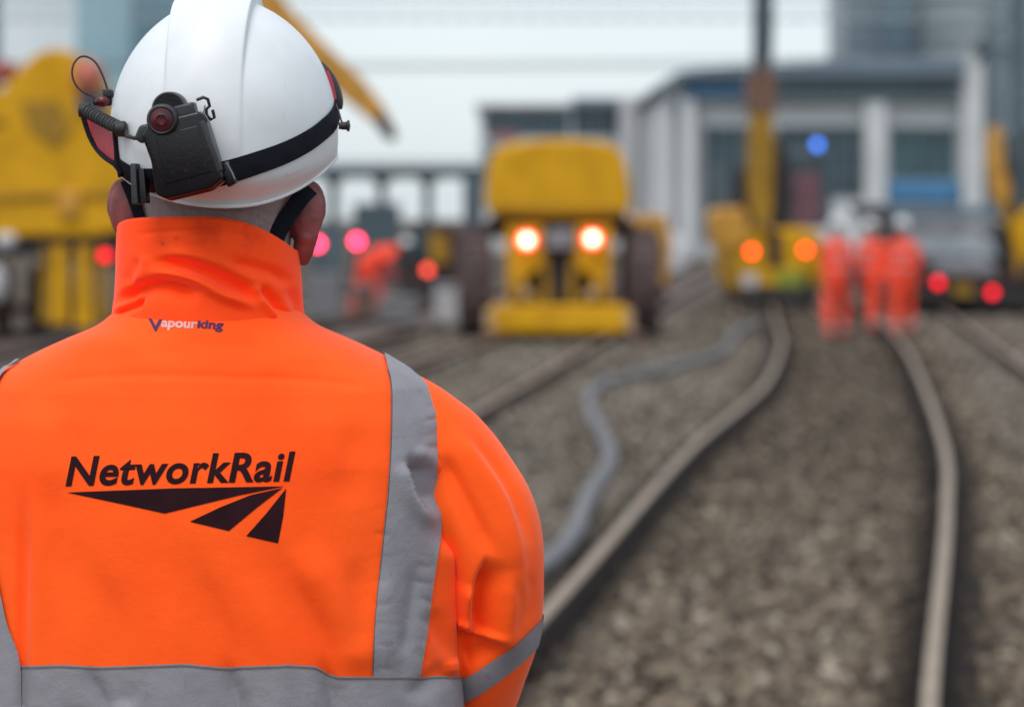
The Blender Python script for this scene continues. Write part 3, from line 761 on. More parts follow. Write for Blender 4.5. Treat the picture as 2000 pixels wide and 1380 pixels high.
# sleeve bands
def sleeve_band(bv, C, i0, i1, tilt, sgn):
    n = 160; V = []
    for s_ in np.linspace(0, 1, 14):
        for k in range(n):
            a = 2 * math.pi * k / n; base = C[int(i0 + (i1 - i0) * s_)]
            cpt = Vector(base[:3]); d = Vector((math.cos(a), math.sin(a), tilt * math.cos(a) * sgn))
            loc, nn, _, _ = bv.ray_cast(cpt + d * .3, -d)
            if loc is None: loc = cpt + d * base[3]; nn = d
            V.append(loc + (nn if nn.dot(d) > 0 else -nn) * .0014)
    return link(grid_mesh(np.array([tuple(v) for v in V]).reshape(14, n, 3), True, 'reflective_strip'), 'reflective_strip', M['tape'], jacket, True)
sleeve_band(sl_bvh, SC, 193, 216, .70, 1)
sleeve_band(sl_bvh2, SC2, 196, 216, .62, -1)

# print on the back
def decal(me, xf, bvhs, name, m, parent, maxlen, off=.0006):
    bm = bmesh.new(); bm.from_mesh(me)
    for v in bm.verts:
        q = xf(v.co.x, v.co.y); v.co = Vector((q[0], q[1], 0))
    bmesh.ops.triangulate(bm, faces=bm.faces)
    for _ in range(6):
        e = [x for x in bm.edges if x.calc_length() > maxlen]
        if not e: break
        bmesh.ops.subdivide_edges(bm, edges=e, cuts=1); bmesh.ops.triangulate(bm, faces=[f for f in bm.faces if len(f.verts) > 3])
    for v in list(bm.verts):
        p = cast(bvhs, v.co.x, v.co.y, off)
        if p is None: bm.verts.remove(v)
        else: v.co = p
    r = bpy.data.meshes.new(name); bm.to_mesh(r); bm.free()
    return link(r, name, m, parent, True)

def text_mesh(s_, bold=0., shear=0., space=1.):
    c = bpy.data.curves.new('txt', 'FONT'); c.body = s_; c.size = 1; c.offset = bold; c.shear = shear; c.space_character = space; c.resolution_u = 6
    o = bpy.data.objects.new('txt', c); COL.objects.link(o)
    dg = bpy.context.evaluated_depsgraph_get(); dg.update(); me = bpy.data.meshes.new_from_object(o.evaluated_get(dg)); bpy.data.objects.remove(o)
    return me
def fit(me, x0, x1, ybase0, ybase1, ytop):
    """map the text's own box so it spans x0..x1; baseline runs from ybase0 to ybase1, cap height reaches ytop at the left"""
    co = np.array([v.co[:] for v in me.vertices]); a, b = co[:, 0].min(), co[:, 0].max(); h = co[:, 1].max()
    def f(x, y):
        u = (x - a) / (b - a); base = ybase0 + (ybase1 - ybase0) * u
        return x0 + (x1 - x0) * u, base - y / h * (ybase0 - ytop)
    return f
tm = text_mesh('NetworkRail', .026, .20, 1.06)
decal(tm, fit(tm, 128, 577, 947, 937, 894 - 3), TB, 'printed_name', M['ink'], jacket, 9)
def poly_mesh(polys):
    me = bpy.data.meshes.new('p'); V = []; Fc = []
    for p in polys: Fc.append(list(range(len(V), len(V) + len(p)))); V += [(x, y, 0) for x, y in p]
    me.from_pydata(V, [], Fc); me.update(); return me
decal(poly_mesh([[(131, 961), (340, 953), (556, 949), (470, 966), (400, 983), (322, 1002), (230, 982)],
                 [(371, 1018), (430, 990), (490, 966), (552, 952), (505, 988), (447, 1036)],
                 [(481, 1046), (520, 1002), (559, 953), (553, 1008), (543, 1060)]]), lambda x, y: (x, y), TB, 'printed_emblem', M['ink'], jacket, 10)
tv = text_mesh('V', .02, .0, 1)
decal(tv, fit(tv, 288, 320, 646, 648, 618), TB, 'brand_letter', M['purple'], jacket, 6)
tv = text_mesh('apour', .035, .12, 1)
co_h = 1
decal(tv, fit(tv, 315, 386, 638, 641, 626), TB, 'brand_lettering', M['pink'], jacket, 6)
tv = text_mesh('king', .035, .12, 1)
decal(tv, fit(tv, 385, 437, 640, 643, 623), TB, 'brand_lettering', M['purple'], jacket, 6)

# ---- body: one continuous surface (head, neck, trunk, arms, hands, legs)
HX, HYc = -.3105, 2.565
bd = MB()
bd.ell((HX, HYc - .005, H + .105), (.078, .098, .115)); bd.ell((HX, HYc + .055, H + .05), (.058, .055, .085)); bd.ell((HX, HYc + .085, H - .015), (.035, .035, .03))
bd.tube([(HX, MY - .005, H - .16), (HX, MY, H - .08), (HX, HYc, H - .01), (HX, HYc, H + .05)], [.070, .064, .066, .068], 20)
bd.ell((HX, HYc + .112, H + .055), (.013, .022, .026)); bd.ell((HX, HYc + .100, H + .005), (.026, .014, .008))
for s_ in (-1, 1): bd.ell((HX + s_ * .031, HYc + .092, H + .085), (.014, .012, .010))
bd.ell((MX, MY, H - .30), (.19, .10, .17)); bd.ell((MX, MY, H - .50), (.16, .10, .20)); bd.ell((MX, MY, H - .68), (.17, .12, .13))
for s_ in (-1, 1):
    arm = [(MX + s_ * .17, MY, H - .24), (MX + s_ * .245, MY + .01, H - .30), (MX + s_ * .265, MY + .03, H - .44), (MX + s_ * .24, MY + .10, H - .53), (MX + s_ * .15, MY + .27, H - .55), (MX + s_ * .06, MY + .34, H - .54)]
    bd.tube(arm, [.055, .055, .045, .040, .034, .027], 14); bd.ell(arm[0], (.06,) * 3); bd.ell(arm[3], (.042,) * 3)
    palm = (MX + s_ * .035, MY + .355, H - .54); bd.ell(palm, (.040, .016, .038))
    for k in range(4):
        zz_ = H - .512 - .019 * k; ln = (.07, .08, .075, .06)[k]
        bd.tube([(MX + s_ * .02, MY + .36, zz_), (MX - s_ * .01, MY + .372, zz_ - .003), (MX - s_ * (ln - .035), MY + .365, zz_ - .008), (MX - s_ * (ln - .02), MY + .348, zz_ - .010)], [.0095, .009, .008, .0065], 8)
    bd.tube([(MX + s_ * .05, MY + .35, H - .515), (MX + s_ * .035, MY + .36, H - .485), (MX + s_ * .015, MY + .362, H - .47)], [.012, .010, .008], 8)
    lx = MX + s_ * .10
    bd.tube([(lx, MY, H - .72), (lx + s_ * .015, MY + .01, H - 1.15), (lx + s_ * .02, MY - .01, H - 1.40), (lx + s_ * .02, MY - .01, H - 1.66)], [.095, .062, .055, .042], 16)
    bd.ell((lx + s_ * .02, MY + .05, H - 1.71), (.045, .12, .035))
bd.remesh('body', M['skin'], man, .0065, 4)

# ears, part of the head: ruddy, with shade and translucency painted into the colour
def ear(s_, cx, cz, hh, hw, low):
    """pinna seen from behind: a cupped shell with a rolled helix, and the lobe and jaw corner below it"""
    b = MB(); yb = HYc - .020; R = Matrix.Rotation(s_ * .55, 3, 'Z') @ Matrix.Rotation(s_ * .10, 3, 'Y')
    def q(x, y, z): v = R @ Vector((x, y, z)); return (cx + v.x, yb + v.y, cz + v.z)
    b.ell((cx, yb, cz), (hw * .90, .0062, hh * .92), 24, 16, R)
    rim = []
    for i in range(26):
        a = math.radians(-150 + 300 * i / 25); rim.append(q(math.sin(a) * hw * (1 if math.cos(a) > 0 else .9) * s_, .004, math.cos(a) * hh))
    b.tube(rim, [.0022 + .0030 * math.sin(math.pi * i / 25) ** .5 for i in range(26)], 10)
    b.ell(q(-s_ * hw * .15, .002, -hh * .92), (hw * .55, .0065, hh * .26))
    b.ell((cx - s_ * hw * .95, yb + .012, cz - hh * .15), (hw * .8, .018, hh * .85))
    if low:
        b.tube([(cx - s_ * .002, yb + .006, cz - hh * .1), (cx - s_ * .004, yb + .007, cz - hh * .8), (cx - s_ * .008, yb + .010, cz - hh - .012), (cx - s_ * .012, yb + .014, cz - hh - .024)], [.0135, .0128, .0112, .009], 16)
    return b.remesh('ear', M['ear'], man, .0018, 5)
earL = ear(-1, Wp(240, 0, 2.55)[0], Wp(0, 410, 2.55)[2], .029, .0185, False)
earR = ear(1, Wp(606, 0, 2.55)[0], Wp(0, 415, 2.55)[2], .029, .0160, True)

# cropped hair as a shell over the back of the head
hb = MB(); nv_, nu_ = 40, 60; V = []
for j in range(nv_):
    zz_ = H + .09 - (.135) * j / (nv_ - 1)
    for i in range(nu_):
        a = math.radians(-100 + 200 * i / (nu_ - 1)); u = (H + .09 - zz_) / .135
        rx_ = .0835 - .010 * u ** 2; ry = .104 - .034 * u ** 1.4
        V.append((HX + rx_ * math.sin(a), HYc - .004 - ry * math.cos(a), zz_))
hb.add(V, grid_faces(nv_, nu_, False)); hair = hb.build('hair', M['hair'], man, True)

# trousers and boots (below the frame of the photograph)
tr_ = MB(); tr_.ell((MX, MY, H - .80), (.185, .135, .14))
for s_ in (-1, 1):
    lx = MX + s_ * .105
    tr_.tube([(lx, MY, H - .76), (lx + s_ * .012, MY + .01, H - 1.15), (lx + s_ * .018, MY, H - 1.40), (lx + s_ * .02, MY, H - 1.70)], [.112, .090, .085, .082], 20)
trousers = tr_.remesh('trousers', M['hivis'], man, .011, 5)
for s_ in (-1, 1):
    lx = MX + s_ * .125
    MB().tube([(lx, MY, H - 1.60), (lx, MY, H - 1.66), (lx, MY + .005, H - 1.71)], [.055, .058, .056], 16).ell((lx, MY + .06, H - 1.712), (.050, .145, .045)).box((lx - .05, MY - .08, GZ + .001), (lx + .05, MY + .20, GZ + .03), ch=.01).remesh('boot', M['boot'], man, .007, 3)
    for q in (1.25, 1.45):
        MB().lathe((lx - s_ * .002, MY, H - q), [(-.025, .096), (.025, .096), (.025, .085), (-.025, .085), (-.025, .096)], 32, 'z').build('reflective_strip', M['tape'], trousers, True)

# ---- helmet
hx = Wp(437, 0, 2.55)[0]; hyc = 2.560
def helm_r(a, z_, zc):
    return 0
NA, NL = 420, 190
aa = np.linspace(0, 2 * np.pi, NA, endpoint=False)      # 0 back, + to the wearer's right
rimy = np.interp((np.degrees(aa) + 180) % 360 - 180, [-180, -120, -90, -70, -50, -30, -10, 10, 30, 50, 70, 90, 120, 180], [284, 296, 312, 342, 370, 389, 401, 405, 401, 380, 346, 304, 290, 284])
for _ in range(3): rimy = (np.roll(rimy, 8) + rimy * 2 + np.roll(rimy, -8)) / 4
rimz = H + (HY - rimy) * (2.55 - .12 * np.cos(aa)) / F
zc = H + (HY - 262) * 2.55 / F; ctop = .1455
lv = np.linspace(0, 1, NL); P = np.zeros((NL, NA, 3)); U = np.zeros((NL, NA))
EX, EY = .1195, .148
for i, l_ in enumerate(lv):
    if l_ < .62:
        ph = (l_ / .62) * math.pi / 2; rr = math.sin(ph); zz_ = np.full(NA, zc + ctop * math.cos(ph) * (1 - .04 * math.sin(ph * 2)))
        f = rr ** .93
        P[i, :, 0] = EX * f * np.sin(aa); P[i, :, 1] = -EY * f * np.cos(aa); P[i, :, 2] = zz_
    else:
        u = (l_ - .62) / .38; zz_ = zc + (rimz - zc) * u
        fl = .0005 * u + .0035 * sstep(.55, 1, u) + np.where(np.cos(aa) > 0, -.006 * np.cos(aa) * u ** 2, .006 * (-np.cos(aa)) * u ** 2) \
            - .026 * np.clip(np.cos(aa), 0, 1) * sstep(.5, 1.0, u) ** 1.6
        P[i, :, 0] = (EX + fl * .55 - .0105 * np.clip(np.cos(aa), 0, 1) * u ** 2 - .004 * u ** 3) * np.sin(aa); P[i, :, 1] = -(EY + fl) * np.cos(aa); P[i, :, 2] = zz_
# raised centre ridge and side facets
xr = P[..., 0]; up_ = sstep(zc - .035, zc + .02, P[..., 2])
ridge = (sstep(-.047, -.042, xr) - sstep(.031, .035, xr))
D = ridge * (.0016 * sstep(zc - .045, zc - .01, P[..., 2]) + .0105 * sstep(zc + .02, zc + .135, P[..., 2]) ** 1.3)
for c in (-.078, .070): D += .0009 * np.exp(-((xr - c) / .006) ** 2) * up_ * 0
# step between dome and flared skirt at the back
N = grid_normals(P, True)
if N[100, 0, 1] > 0: N = -N
P[..., 0] += N[..., 0] * D; P[..., 1] += N[..., 1] * D; P[..., 2] += np.abs(N[..., 2]) * D
P[0, :, :] = P[0].mean(0)
Pw = P.copy(); Pw[..., 0] += hx; Pw[..., 1] += hyc
# slight roll of the helmet on the head
rl = math.radians(0); ox, oz = hx, H + .12
X0 = Pw[..., 0] - ox; Z0 = Pw[..., 2] - oz
Pw[..., 0] = ox + X0 * math.cos(rl) + Z0 * math.sin(rl); Pw[..., 2] = oz - X0 * math.sin(rl) + Z0 * math.cos(rl)
helmet = link(grid_mesh(Pw, True, 'helmet'), 'helmet', M['helmet'], man, True)
helmet.data.calc_loop_triangles()
if helmet.data.polygons[NA * 60].normal.dot(Vector(helmet.data.polygons[NA * 60].center) + origin(man) - Vector((hx, hyc, zc))) < 0: helmet.data.flip_normals()
sol = helmet.modifiers.new('thickness', 'SOLIDIFY'); sol.thickness = .0030; sol.offset = -1
hel_bvh = BVHTree.FromPolygons([tuple(p) for p in Pw.reshape(-1, 3)], grid_faces(NL, NA, True))
# rounded rim bead
MB().tube([tuple(p) for p in Pw[-1][::3]], .0018, 8, closed=True).build('rim_bead', M['helmet'], helmet, True)
# moulded mark low on the right of the skirt
HB = [hel_bvh]
strip([(560, 338), (580, 328), (598, 316)], [(562, 342), (582, 332), (600, 320)], 20, 4, HB, 'moulded_mark', M['white'], helmet, .0012)
# chin strap and harness webbing leaving the rim
def ribbon(pts, wd, name, m, parent, th_=.0012, side=Vector((0, 1, 0)), n=40):
    Q = cr_resample(pts, n); b_ = MB(); V = []
    for i in range(n):
        t_ = Vector(Q[min(i + 1, n - 1)] - Q[max(i - 1, 0)]).normalized(); s1 = t_.cross(side).normalized(); nn = s1.cross(t_)
        p = Vector(Q[i])
        for du, dn in ((-1, -1), (1, -1), (1, 1), (-1, 1)): V.append(p + s1 * du * wd / 2 + nn * dn * th_)
    Fc = [(i * 4 + k, i * 4 + (k + 1) % 4, (i + 1) * 4 + (k + 1) % 4, (i + 1) * 4 + k) for i in range(n - 1) for k in range(4)] + [(0, 1, 2, 3), tuple((n - 1) * 4 + k for k in (3, 2, 1, 0))]
    b_.add(V, Fc); return b_.build(name, m, parent, False)
ribbon([Wp(606, 368, 2.535), Wp(590, 384, 2.525), Wp(560, 425, 2.515), Wp(540, 462, 2.51), Wp(528, 500, 2.51)], .018, 'chin_strap', M['nylon'], helmet)
ribbon([Wp(246, 352, 2.535), Wp(262, 392, 2.525), Wp(276, 436, 2.52), Wp(284, 480, 2.52)], .012, 'chin_strap', M['nylon'], helmet)

# ---- head torch strapped round the helmet
torch = empty('head_torch', tuple(Wp(355, 300, 2.41)), 'black and red head torch with battery pack strapped around the white helmet', 'head torch')
def band_z(a, wrap=0):
    """height of the strap's middle round the helmet: low at the back, rising to the front"""
    s_, c_ = math.sin(a), math.cos(a)
    base = 352 - 0 * s_ if c_ > 2 else 0
    # rows at the back (a=0), wearer's right (a=90 deg), front, wearer's left
    ks = [(-180, 180), (-120, 205), (-90, 262), (-60, 318), (-35, 350), (-8, 352), (8, 335), (30, 302), (60, 252), (90, 214), (120, 195), (180, 180)]
    d = math.degrees(a); d = (d + 180) % 360 - 180
    y = np.interp(d, [k[0] for k in ks], [k[1] for k in ks]); dep = 2.55 - .14 * c_
    return H + (HY - y) * dep / F
def strap_pt(a, dz, off):
    z_ = band_z(a) + dz; d = Vector((math.sin(a), -math.cos(a), 0)); o = Vector((hx, hyc, z_))
    loc, nn, _, _ = hel_bvh.ray_cast(o + d * .4, -d)
    if loc is None: loc = o + d * .12; nn = d
    return loc + (nn if nn.dot(d) > 0 else -nn) * off
zsm = 180; V = []
prof_ = [(-.0115, .0008), (-.0115, .0026), (-.006, .0030), (0, .0031), (.006, .0030), (.0115, .0026), (.0115, .0008)]
ang = [math.radians(-180 + 360 * k / zsm) for k in range(zsm)]
SP = np.array([[tuple(strap_pt(a, dz, off)) for dz, off in prof_] for a in ang])
for _ in range(3): SP = (np.roll(SP, 1, 0) + SP * 2 + np.roll(SP, -1, 0)) / 4
n_ = len(prof_); Fc = [(i * n_ + k, i * n_ + k + 1, ((i + 1) % zsm) * n_ + k + 1, ((i + 1) % zsm) * n_ + k) for i in range(zsm) for k in range(n_ - 1)]
MB().add(SP.reshape(-1, 3), Fc).build('strap', M['nylon'], torch, True)
# front lamp (on the far side)
fz = band_z(math.pi); MB().box((hx - .03, hyc + .150, fz - .02), (hx + .03, hyc + .185, fz + .025), ch=.008).lathe((hx, hyc + .185, fz), [(0, .018), (.012, .020), (.014, .017), (.006, .001)], 24, 'y').build('lamp_head', M['plastic'], torch, True)

# battery pack frame: local x right, local z up, local y out of the helmet (towards the viewer)
c0 = Vector(cast(HB, 368, 287, .018)); rt = Vector((.97, -.05, .235)).normalized(); outv = Vector((-.10, -.97, -.06)); outv = (outv - rt * outv.dot(rt)).normalized(); upv = rt.cross(outv).normalized()
if upv.z < 0: upv = -upv
K = 2.41 / F * .985
def L(x, y, o=0.):
    """x right, y down in pixels from the centre of the pack, o metres outwards"""
    return c0 + rt * x * K - upv * y * K + outv * o
RB = Matrix((rt, outv, upv)).transposed()
def pbox(x0, y0, x1, y1, o0, o1, ch, name, m, parent=torch):
    c = L((x0 + x1) / 2, (y0 + y1) / 2, (o0 + o1) / 2); h = Vector((abs(x1 - x0) * K / 2, abs(o1 - o0) / 2, abs(y1 - y0) * K / 2))
    b_ = MB(); b_.box(tuple(-h), tuple(h), ch=ch); b_.v = [tuple(RB @ Vector(v) + c) for v in b_.v]
    return b_.build(name, m, parent, True)
def pprism(pts, o0, o1, ch, name, m, parent=torch):
    bm = bmesh.new(); a = [bm.verts.new(L(x, y, o1)) for x, y in pts]; b = [bm.verts.new(L(x, y, o0)) for x, y in pts]; n = len(pts)
    bm.faces.new(a); bm.faces.new(b[::-1])
    for i in range(n): bm.faces.new((a[i], b[i], b[(i + 1) % n], a[(i + 1) % n]))
    bmesh.ops.recalc_face_normals(bm, faces=bm.faces)
    if ch: bmesh.ops.bevel(bm, geom=list(bm.edges), offset=ch, segments=4, profile=.5, affect='EDGES', clamp_overlap=True)
    me = bpy.data.meshes.new(name); bm.to_mesh(me); bm.free(); return link(me, name, m, parent, True)
def cyl_out(x, y, prof, name, m, n=36, parent=torch):
    """turned piece whose axis points out of the pack; prof: (out, radius px)"""
    V = []
    for o, r in prof:
        for k in range(n):
            a = 2 * math.pi * k / n; V.append(L(x + r * math.cos(a), y + r * math.sin(a), o))
    Fc = [(i * n + k, i * n + (k + 1) % n, (i + 1) * n + (k + 1) % n, (i + 1) * n + k) for i in range(len(prof) - 1) for k in range(n)]
    Fc.append(tuple((len(prof) - 1) * n + k for k in range(n)))
    return MB().add(V, Fc).build(name, m, parent, True)
pack = pprism([(-68, -42), (-48, -62), (52, -62), (62, -50), (66, 20), (70, 78), (40, 92), (-50, 92), (-68, 78), (-62, 10)], -.012, .016, .0035, 'battery_pack', M['plastic'])
pprism([(-62, 66), (66, 62), (66, 84), (38, 97), (-46, 97), (-64, 84)], -.011, .008, .003, 'pack_base', M['dim_red'], pack)
pprism([(-40, -34), (44, -34), (50, 60), (-44, 62)], .0155, .0172, .0012, 'pack_cover', M['plastic'], pack)
pprism([(-86, -40), (-70, -62), (-44, -62), (-44, -30), (-74, -26)], -.010, .010, .003, 'side_latch', M['plastic_worn'], pack)
pprism([(4, -82), (46, -82), (46, -46), (4, -46)], -.008, .013, .0025, 'top_block', M['plastic_worn'], pack)
pprism([(48, -40), (60, -42), (72, 62), (60, 66)], .010, .0165, .0016, 'side_rail', M['plastic_worn'], pack)
cyl_out(-6, -80, [(-.012, 34), (.006, 34), (.009, 31), (.009, 2)], 'hood', M['plastic'], parent=pack)
cyl_out(-19, -62, [(.0, 31), (.018, 31), (.021, 29), (.022, 26), (.021, 23)], 'knob', M['plastic_worn'])
cyl_out(-19, -62, [(.0205, 24), (.0225, 22), (.0235, 12), (.024, 10), (.0228, 8), (.0226, 1)], 'lens', M['dim_red'])
# wire hook on the right
MB().tube([L(52, -84, .006), L(66, -86, .006), L(74, -80, .006), L(74, -66, .006), L(66, -62, .006), L(64, -50, .006), L(70, -40, .006), L(78, -42, .006), L(78, -58, .006)], .0017, 8).build('hook', M['plastic'], torch, True)
MB().tube([L(66, -70, .007), L(60, -56, .008), L(66, -36, .007)], .0009, 6).build('hook_wire', M['wire'], torch, True)
# strap guides
pprism([(62, 52), (80, 46), (88, 70), (88, 92), (70, 98)], -.012, .006, .002, 'strap_guide', M['plastic'])
MB().tube([L(80, 50, .008), L(86, 72, .008), L(88, 84, .008)], .0008, 6).build('guide_wire', M['wire'], torch, True)
gd = cast(HB, 287, 350, .010); gd = Vector(gd)
def gbox(x0, y0, x1, y1, o0, o1, name, m):
    b_ = MB(); f = lambda x, y, o: gd + Vector((1, -.35, 0)).normalized() * (x - 287) * K * 1.03 - Vector((0, .05, 1)) * (y - 350) * K + Vector((-.33, -.94, 0)) * o
    V = [f(x, y, o) for o in (o0, o1) for x, y in ((x0, y0), (x1, y0), (x1 + 6, y1), (x0 + 4, y1))]
    bm = bmesh.new(); q = [bm.verts.new(v) for v in V]
    for k in ((0, 1, 2, 3), (7, 6, 5, 4), (0, 4, 5, 1), (1, 5, 6, 2), (2, 6, 7, 3), (3, 7, 4, 0)): bm.faces.new([q[i] for i in k])
    bmesh.ops.recalc_face_normals(bm, faces=bm.faces); bmesh.ops.bevel(bm, geom=list(bm.edges), offset=.0012, segments=3, profile=.5, affect='EDGES')
    me = bpy.data.meshes.new(name); bm.to_mesh(me); bm.free(); return link(me, name, m, torch, True)
gbox(272, 306, 284, 388, -.004, .008, 'buckle_bar', M['plastic_worn']); gbox(286, 316, 300, 386, -.004, .005, 'buckle', M['plastic'])
# red padded side panel with black edging, standing off the left of the helmet
pan = [(160, 222), (172, 226), (200, 246), (226, 266), (232, 320), (228, 330), (205, 312), (186, 290), (170, 258)]
dep = lambda x: 2.555 - .075 * sstep(165, 232, x)
def panel(pts, yo, th_, name, m):
    bm = bmesh.new(); a = [bm.verts.new(Wp(x, y, float(dep(x)) + yo)) for x, y in pts]; b = [bm.verts.new(Wp(x, y, float(dep(x)) + yo + th_)) for x, y in pts]; n = len(pts)
    bm.faces.new(a); bm.faces.new(b[::-1])
    for i in range(n): bm.faces.new((a[i], b[i], b[(i + 1) % n], a[(i + 1) % n]))
    bmesh.ops.triangulate(bm, faces=bm.faces); bmesh.ops.recalc_face_normals(bm, faces=bm.faces)
    me = bpy.data.meshes.new(name); bm.to_mesh(me); bm.free(); return link(me, name, m, torch)
panel([(168, 228), (176, 230), (200, 246), (222, 264), (223, 316), (208, 306), (192, 290), (178, 262)], 0, .004, 'side_pad', M['red'])
MB().tube([Wp(x, y, float(dep(x))) for x, y in cr_resample([(160, 218), (166, 240), (176, 268), (190, 292), (208, 310), (230, 326), (236, 346)], 30)], .0028, 8).build('pad_edge', M['nylon'], torch, True)
MB().tube([Wp(x, y, float(dep(x)) - .002) for x, y in cr_resample([(224, 258), (227, 290), (229, 318), (236, 340)], 16)], .0026, 8).build('pad_edge', M['nylon'], torch, True)
# coiled cable
ca = Vector(Wp(166, 216, 2.53)); cb = Vector(Wp(236, 252, 2.455)); ax_ = (cb - ca).normalized(); u1 = ax_.cross(Vector((0, 0, 1))).normalized(); u2 = ax_.cross(u1)
cn = 420; turns = 13
coil = [ca + (cb - ca) * (i / cn) + (u1 * math.cos(2 * math.pi * turns * i / cn) + u2 * math.sin(2 * math.pi * turns * i / cn)) * .0052 for i in range(cn + 1)]
coil += [Vector(Wp(246, 256, 2.45)), Vector(Wp(248, 266, 2.44)), Vector(Wp(262, 270, 2.43)), Vector(Wp(278, 268, 2.42))]
MB().tube(coil, .0021, 7).build('coiled_cable', M['cord'], torch, True)
MB().lathe(tuple(cb), [(-.005, .001), (-.005, .0078), (.004, .0082), (.006, .006), (.006, .001)], 20, 'x').build('cable_end', M['cord'], torch, True)
MB().lathe(tuple(ca), [(-.006, .001), (-.006, .007), (.005, .0075), (.006, .001)], 20, 'x').build('cable_end', M['cord'], torch, True)
# connector block above the coil and bent wire loop
MB().box(Wp(186, 186, 2.555), Wp(214, 206, 2.535), ch=.003).box(Wp(206, 176, 2.55), Wp(217, 190, 2.53), ch=.002).build('connector', M['cord'], torch, True)
MB().ell(Wp(200, 198, 2.53), (.008, .006, .006), 14, 8).build('connector_trim', M['dim_red'], torch, True)
lp = cr_resample([(213, 186), (208, 168), (200, 146), (188, 124), (172, 112), (156, 112), (144, 126), (141, 146), (148, 166), (162, 180), (186, 190)], 60)
MB().tube([Wp(x, y, 2.56) for x, y in lp], .0011, 7).build('wire_loop', M['cord'], torch, True)
# side lamp housing on the right edge with a toggle on its cord
MB().tube([Wp(x, y, 2.57) for x, y in cr_resample([(624, 124), (640, 146), (652, 172), (660, 198), (662, 214)], 14)], [.003, .0055, .0065, .006, .004] and [.0028 + .0038 * math.sin(math.pi * (i + 1) / 15) for i in range(14)], 10).build('side_housing', M['plastic_worn'], torch, True)
MB().tube([Wp(x, y, 2.562) for x, y in cr_resample([(632, 142), (640, 162), (646, 186), (648, 198)], 10)], .0058, 10).build('side_trim', M['red'], torch, True)
MB().tube([Wp(656, 204, 2.545), Wp(661, 216, 2.54), Wp(666, 234, 2.535), Wp(670, 244, 2.53)], .0010, 6).build('toggle_cord', M['cord'], torch, True)
MB().lathe(Wp(673, 246, 2.53), [(-.006, .001), (-.006, .0035), (-.002, .0042), (.002, .0042), (.003, .006), (.005, .006), (.006, .001)], 14, 'x').build('toggle', M['cord'], torch, True)
# ------------------------------------------------------------------ machines
def lamp(px, py, Y, r, m, parent, name='lamp', ring=None, housing='black'):
    """round lamp facing the camera: housing with a lens (and a glow ring imitating lens halo) in front"""
    c = Wp(px, py, Y); h = MB().lathe((c[0], c[1], c[2]), [(.10, .001), (.10, r * 1.0), (.0, r * 1.18), (-.015, r * 1.15), (-.015, r * .9), (.01, .001)], 24, 'y').build(name, M[housing], parent, True)
    if ring: MB().lathe(c, [(-.018, r * .98), (-.022, r * 1.62), (-.012, r * 1.66), (-.012, r * .98)], 28, 'y').build('ring', M[ring], h)  # added glow imitating colour fringing, not a lamp part
    MB().lathe(c, [(-.016, r * .97), (-.026, r * .7), (-.030, .001)], 24, 'y').build('lens', M[m], h, True)
    return h

def wheel(c, r, wd, parent, tm='tyre', name='wheel'):
    x, y, z = c
    t_ = MB().lathe((x, y, z), [(-wd / 2, r * .55), (-wd / 2, r * .88), (-wd * .38, r), (wd * .38, r), (wd / 2, r * .88), (wd / 2, r * .55)], 36, 'x')
    for k in range(24):
        a = 2 * math.pi * k / 24; R = Matrix.Rotation(a, 3, 'X')
        b = MB().box((-wd * .42, -.03, r - .01), (wd * .42, .03, r + .025)); t_.add([tuple(R @ Vector(v) + Vector((x, y, z))) for v in b.v], b.f)
    w_ = t_.build(name, M[tm], parent)
    MB().lathe((x, y, z), [(-wd * .40, .001), (-wd * .40, r * .3), (-wd * .25, r * .5), (-wd * .45, r * .56), (wd * .45, r * .56), (wd * .25, r * .5), (wd * .4, r * .3), (wd * .4, .001)], 30, 'x').build('rim', M['rim'], w_)
    return w_

# road-rail loader with two bright headlights
Y = 34.0; s = Y / F
ld = empty('road_rail_loader', (Wp(1092, 0, Y)[0], Y, 0), 'yellow wheeled rail machine facing the camera with two bright headlights', 'rail machine')
MB().box((Wp(1092, 0, Y)[0] - .62, Y + .1, -.10), (Wp(1092, 0, Y)[0] + .62, Y + 2.5, .40), ch=.04).build('shadow_block', M['brown'], ld)  # dark box added low under the machine to supply its shadow
hood = MB(); 
hood.prism([(956, 312), (966, 294), (988, 281), (1030, 274), (1090, 271), (1150, 273), (1190, 280), (1210, 292), (1220, 310), (1229, 350), (1234, 390), (1230, 410), (1212, 422), (1090, 426), (970, 422), (952, 410), (947, 390), (950, 350)], Y, 2.3, .22)
hood = hood.build('hood', M['yellow'], ld)
MB().prism([(968, 404), (1212, 404), (1206, 412), (974, 412)], Y - .012, .05, .005).build('hood_trim', M['yellow_dirty'], hood)
MB().prism([(958, 418), (1226, 418), (1222, 448), (1190, 452), (1186, 640), (1000, 640), (998, 452), (962, 448)], Y + .25, 2.2, .04).build('chassis', M['brown'], ld)
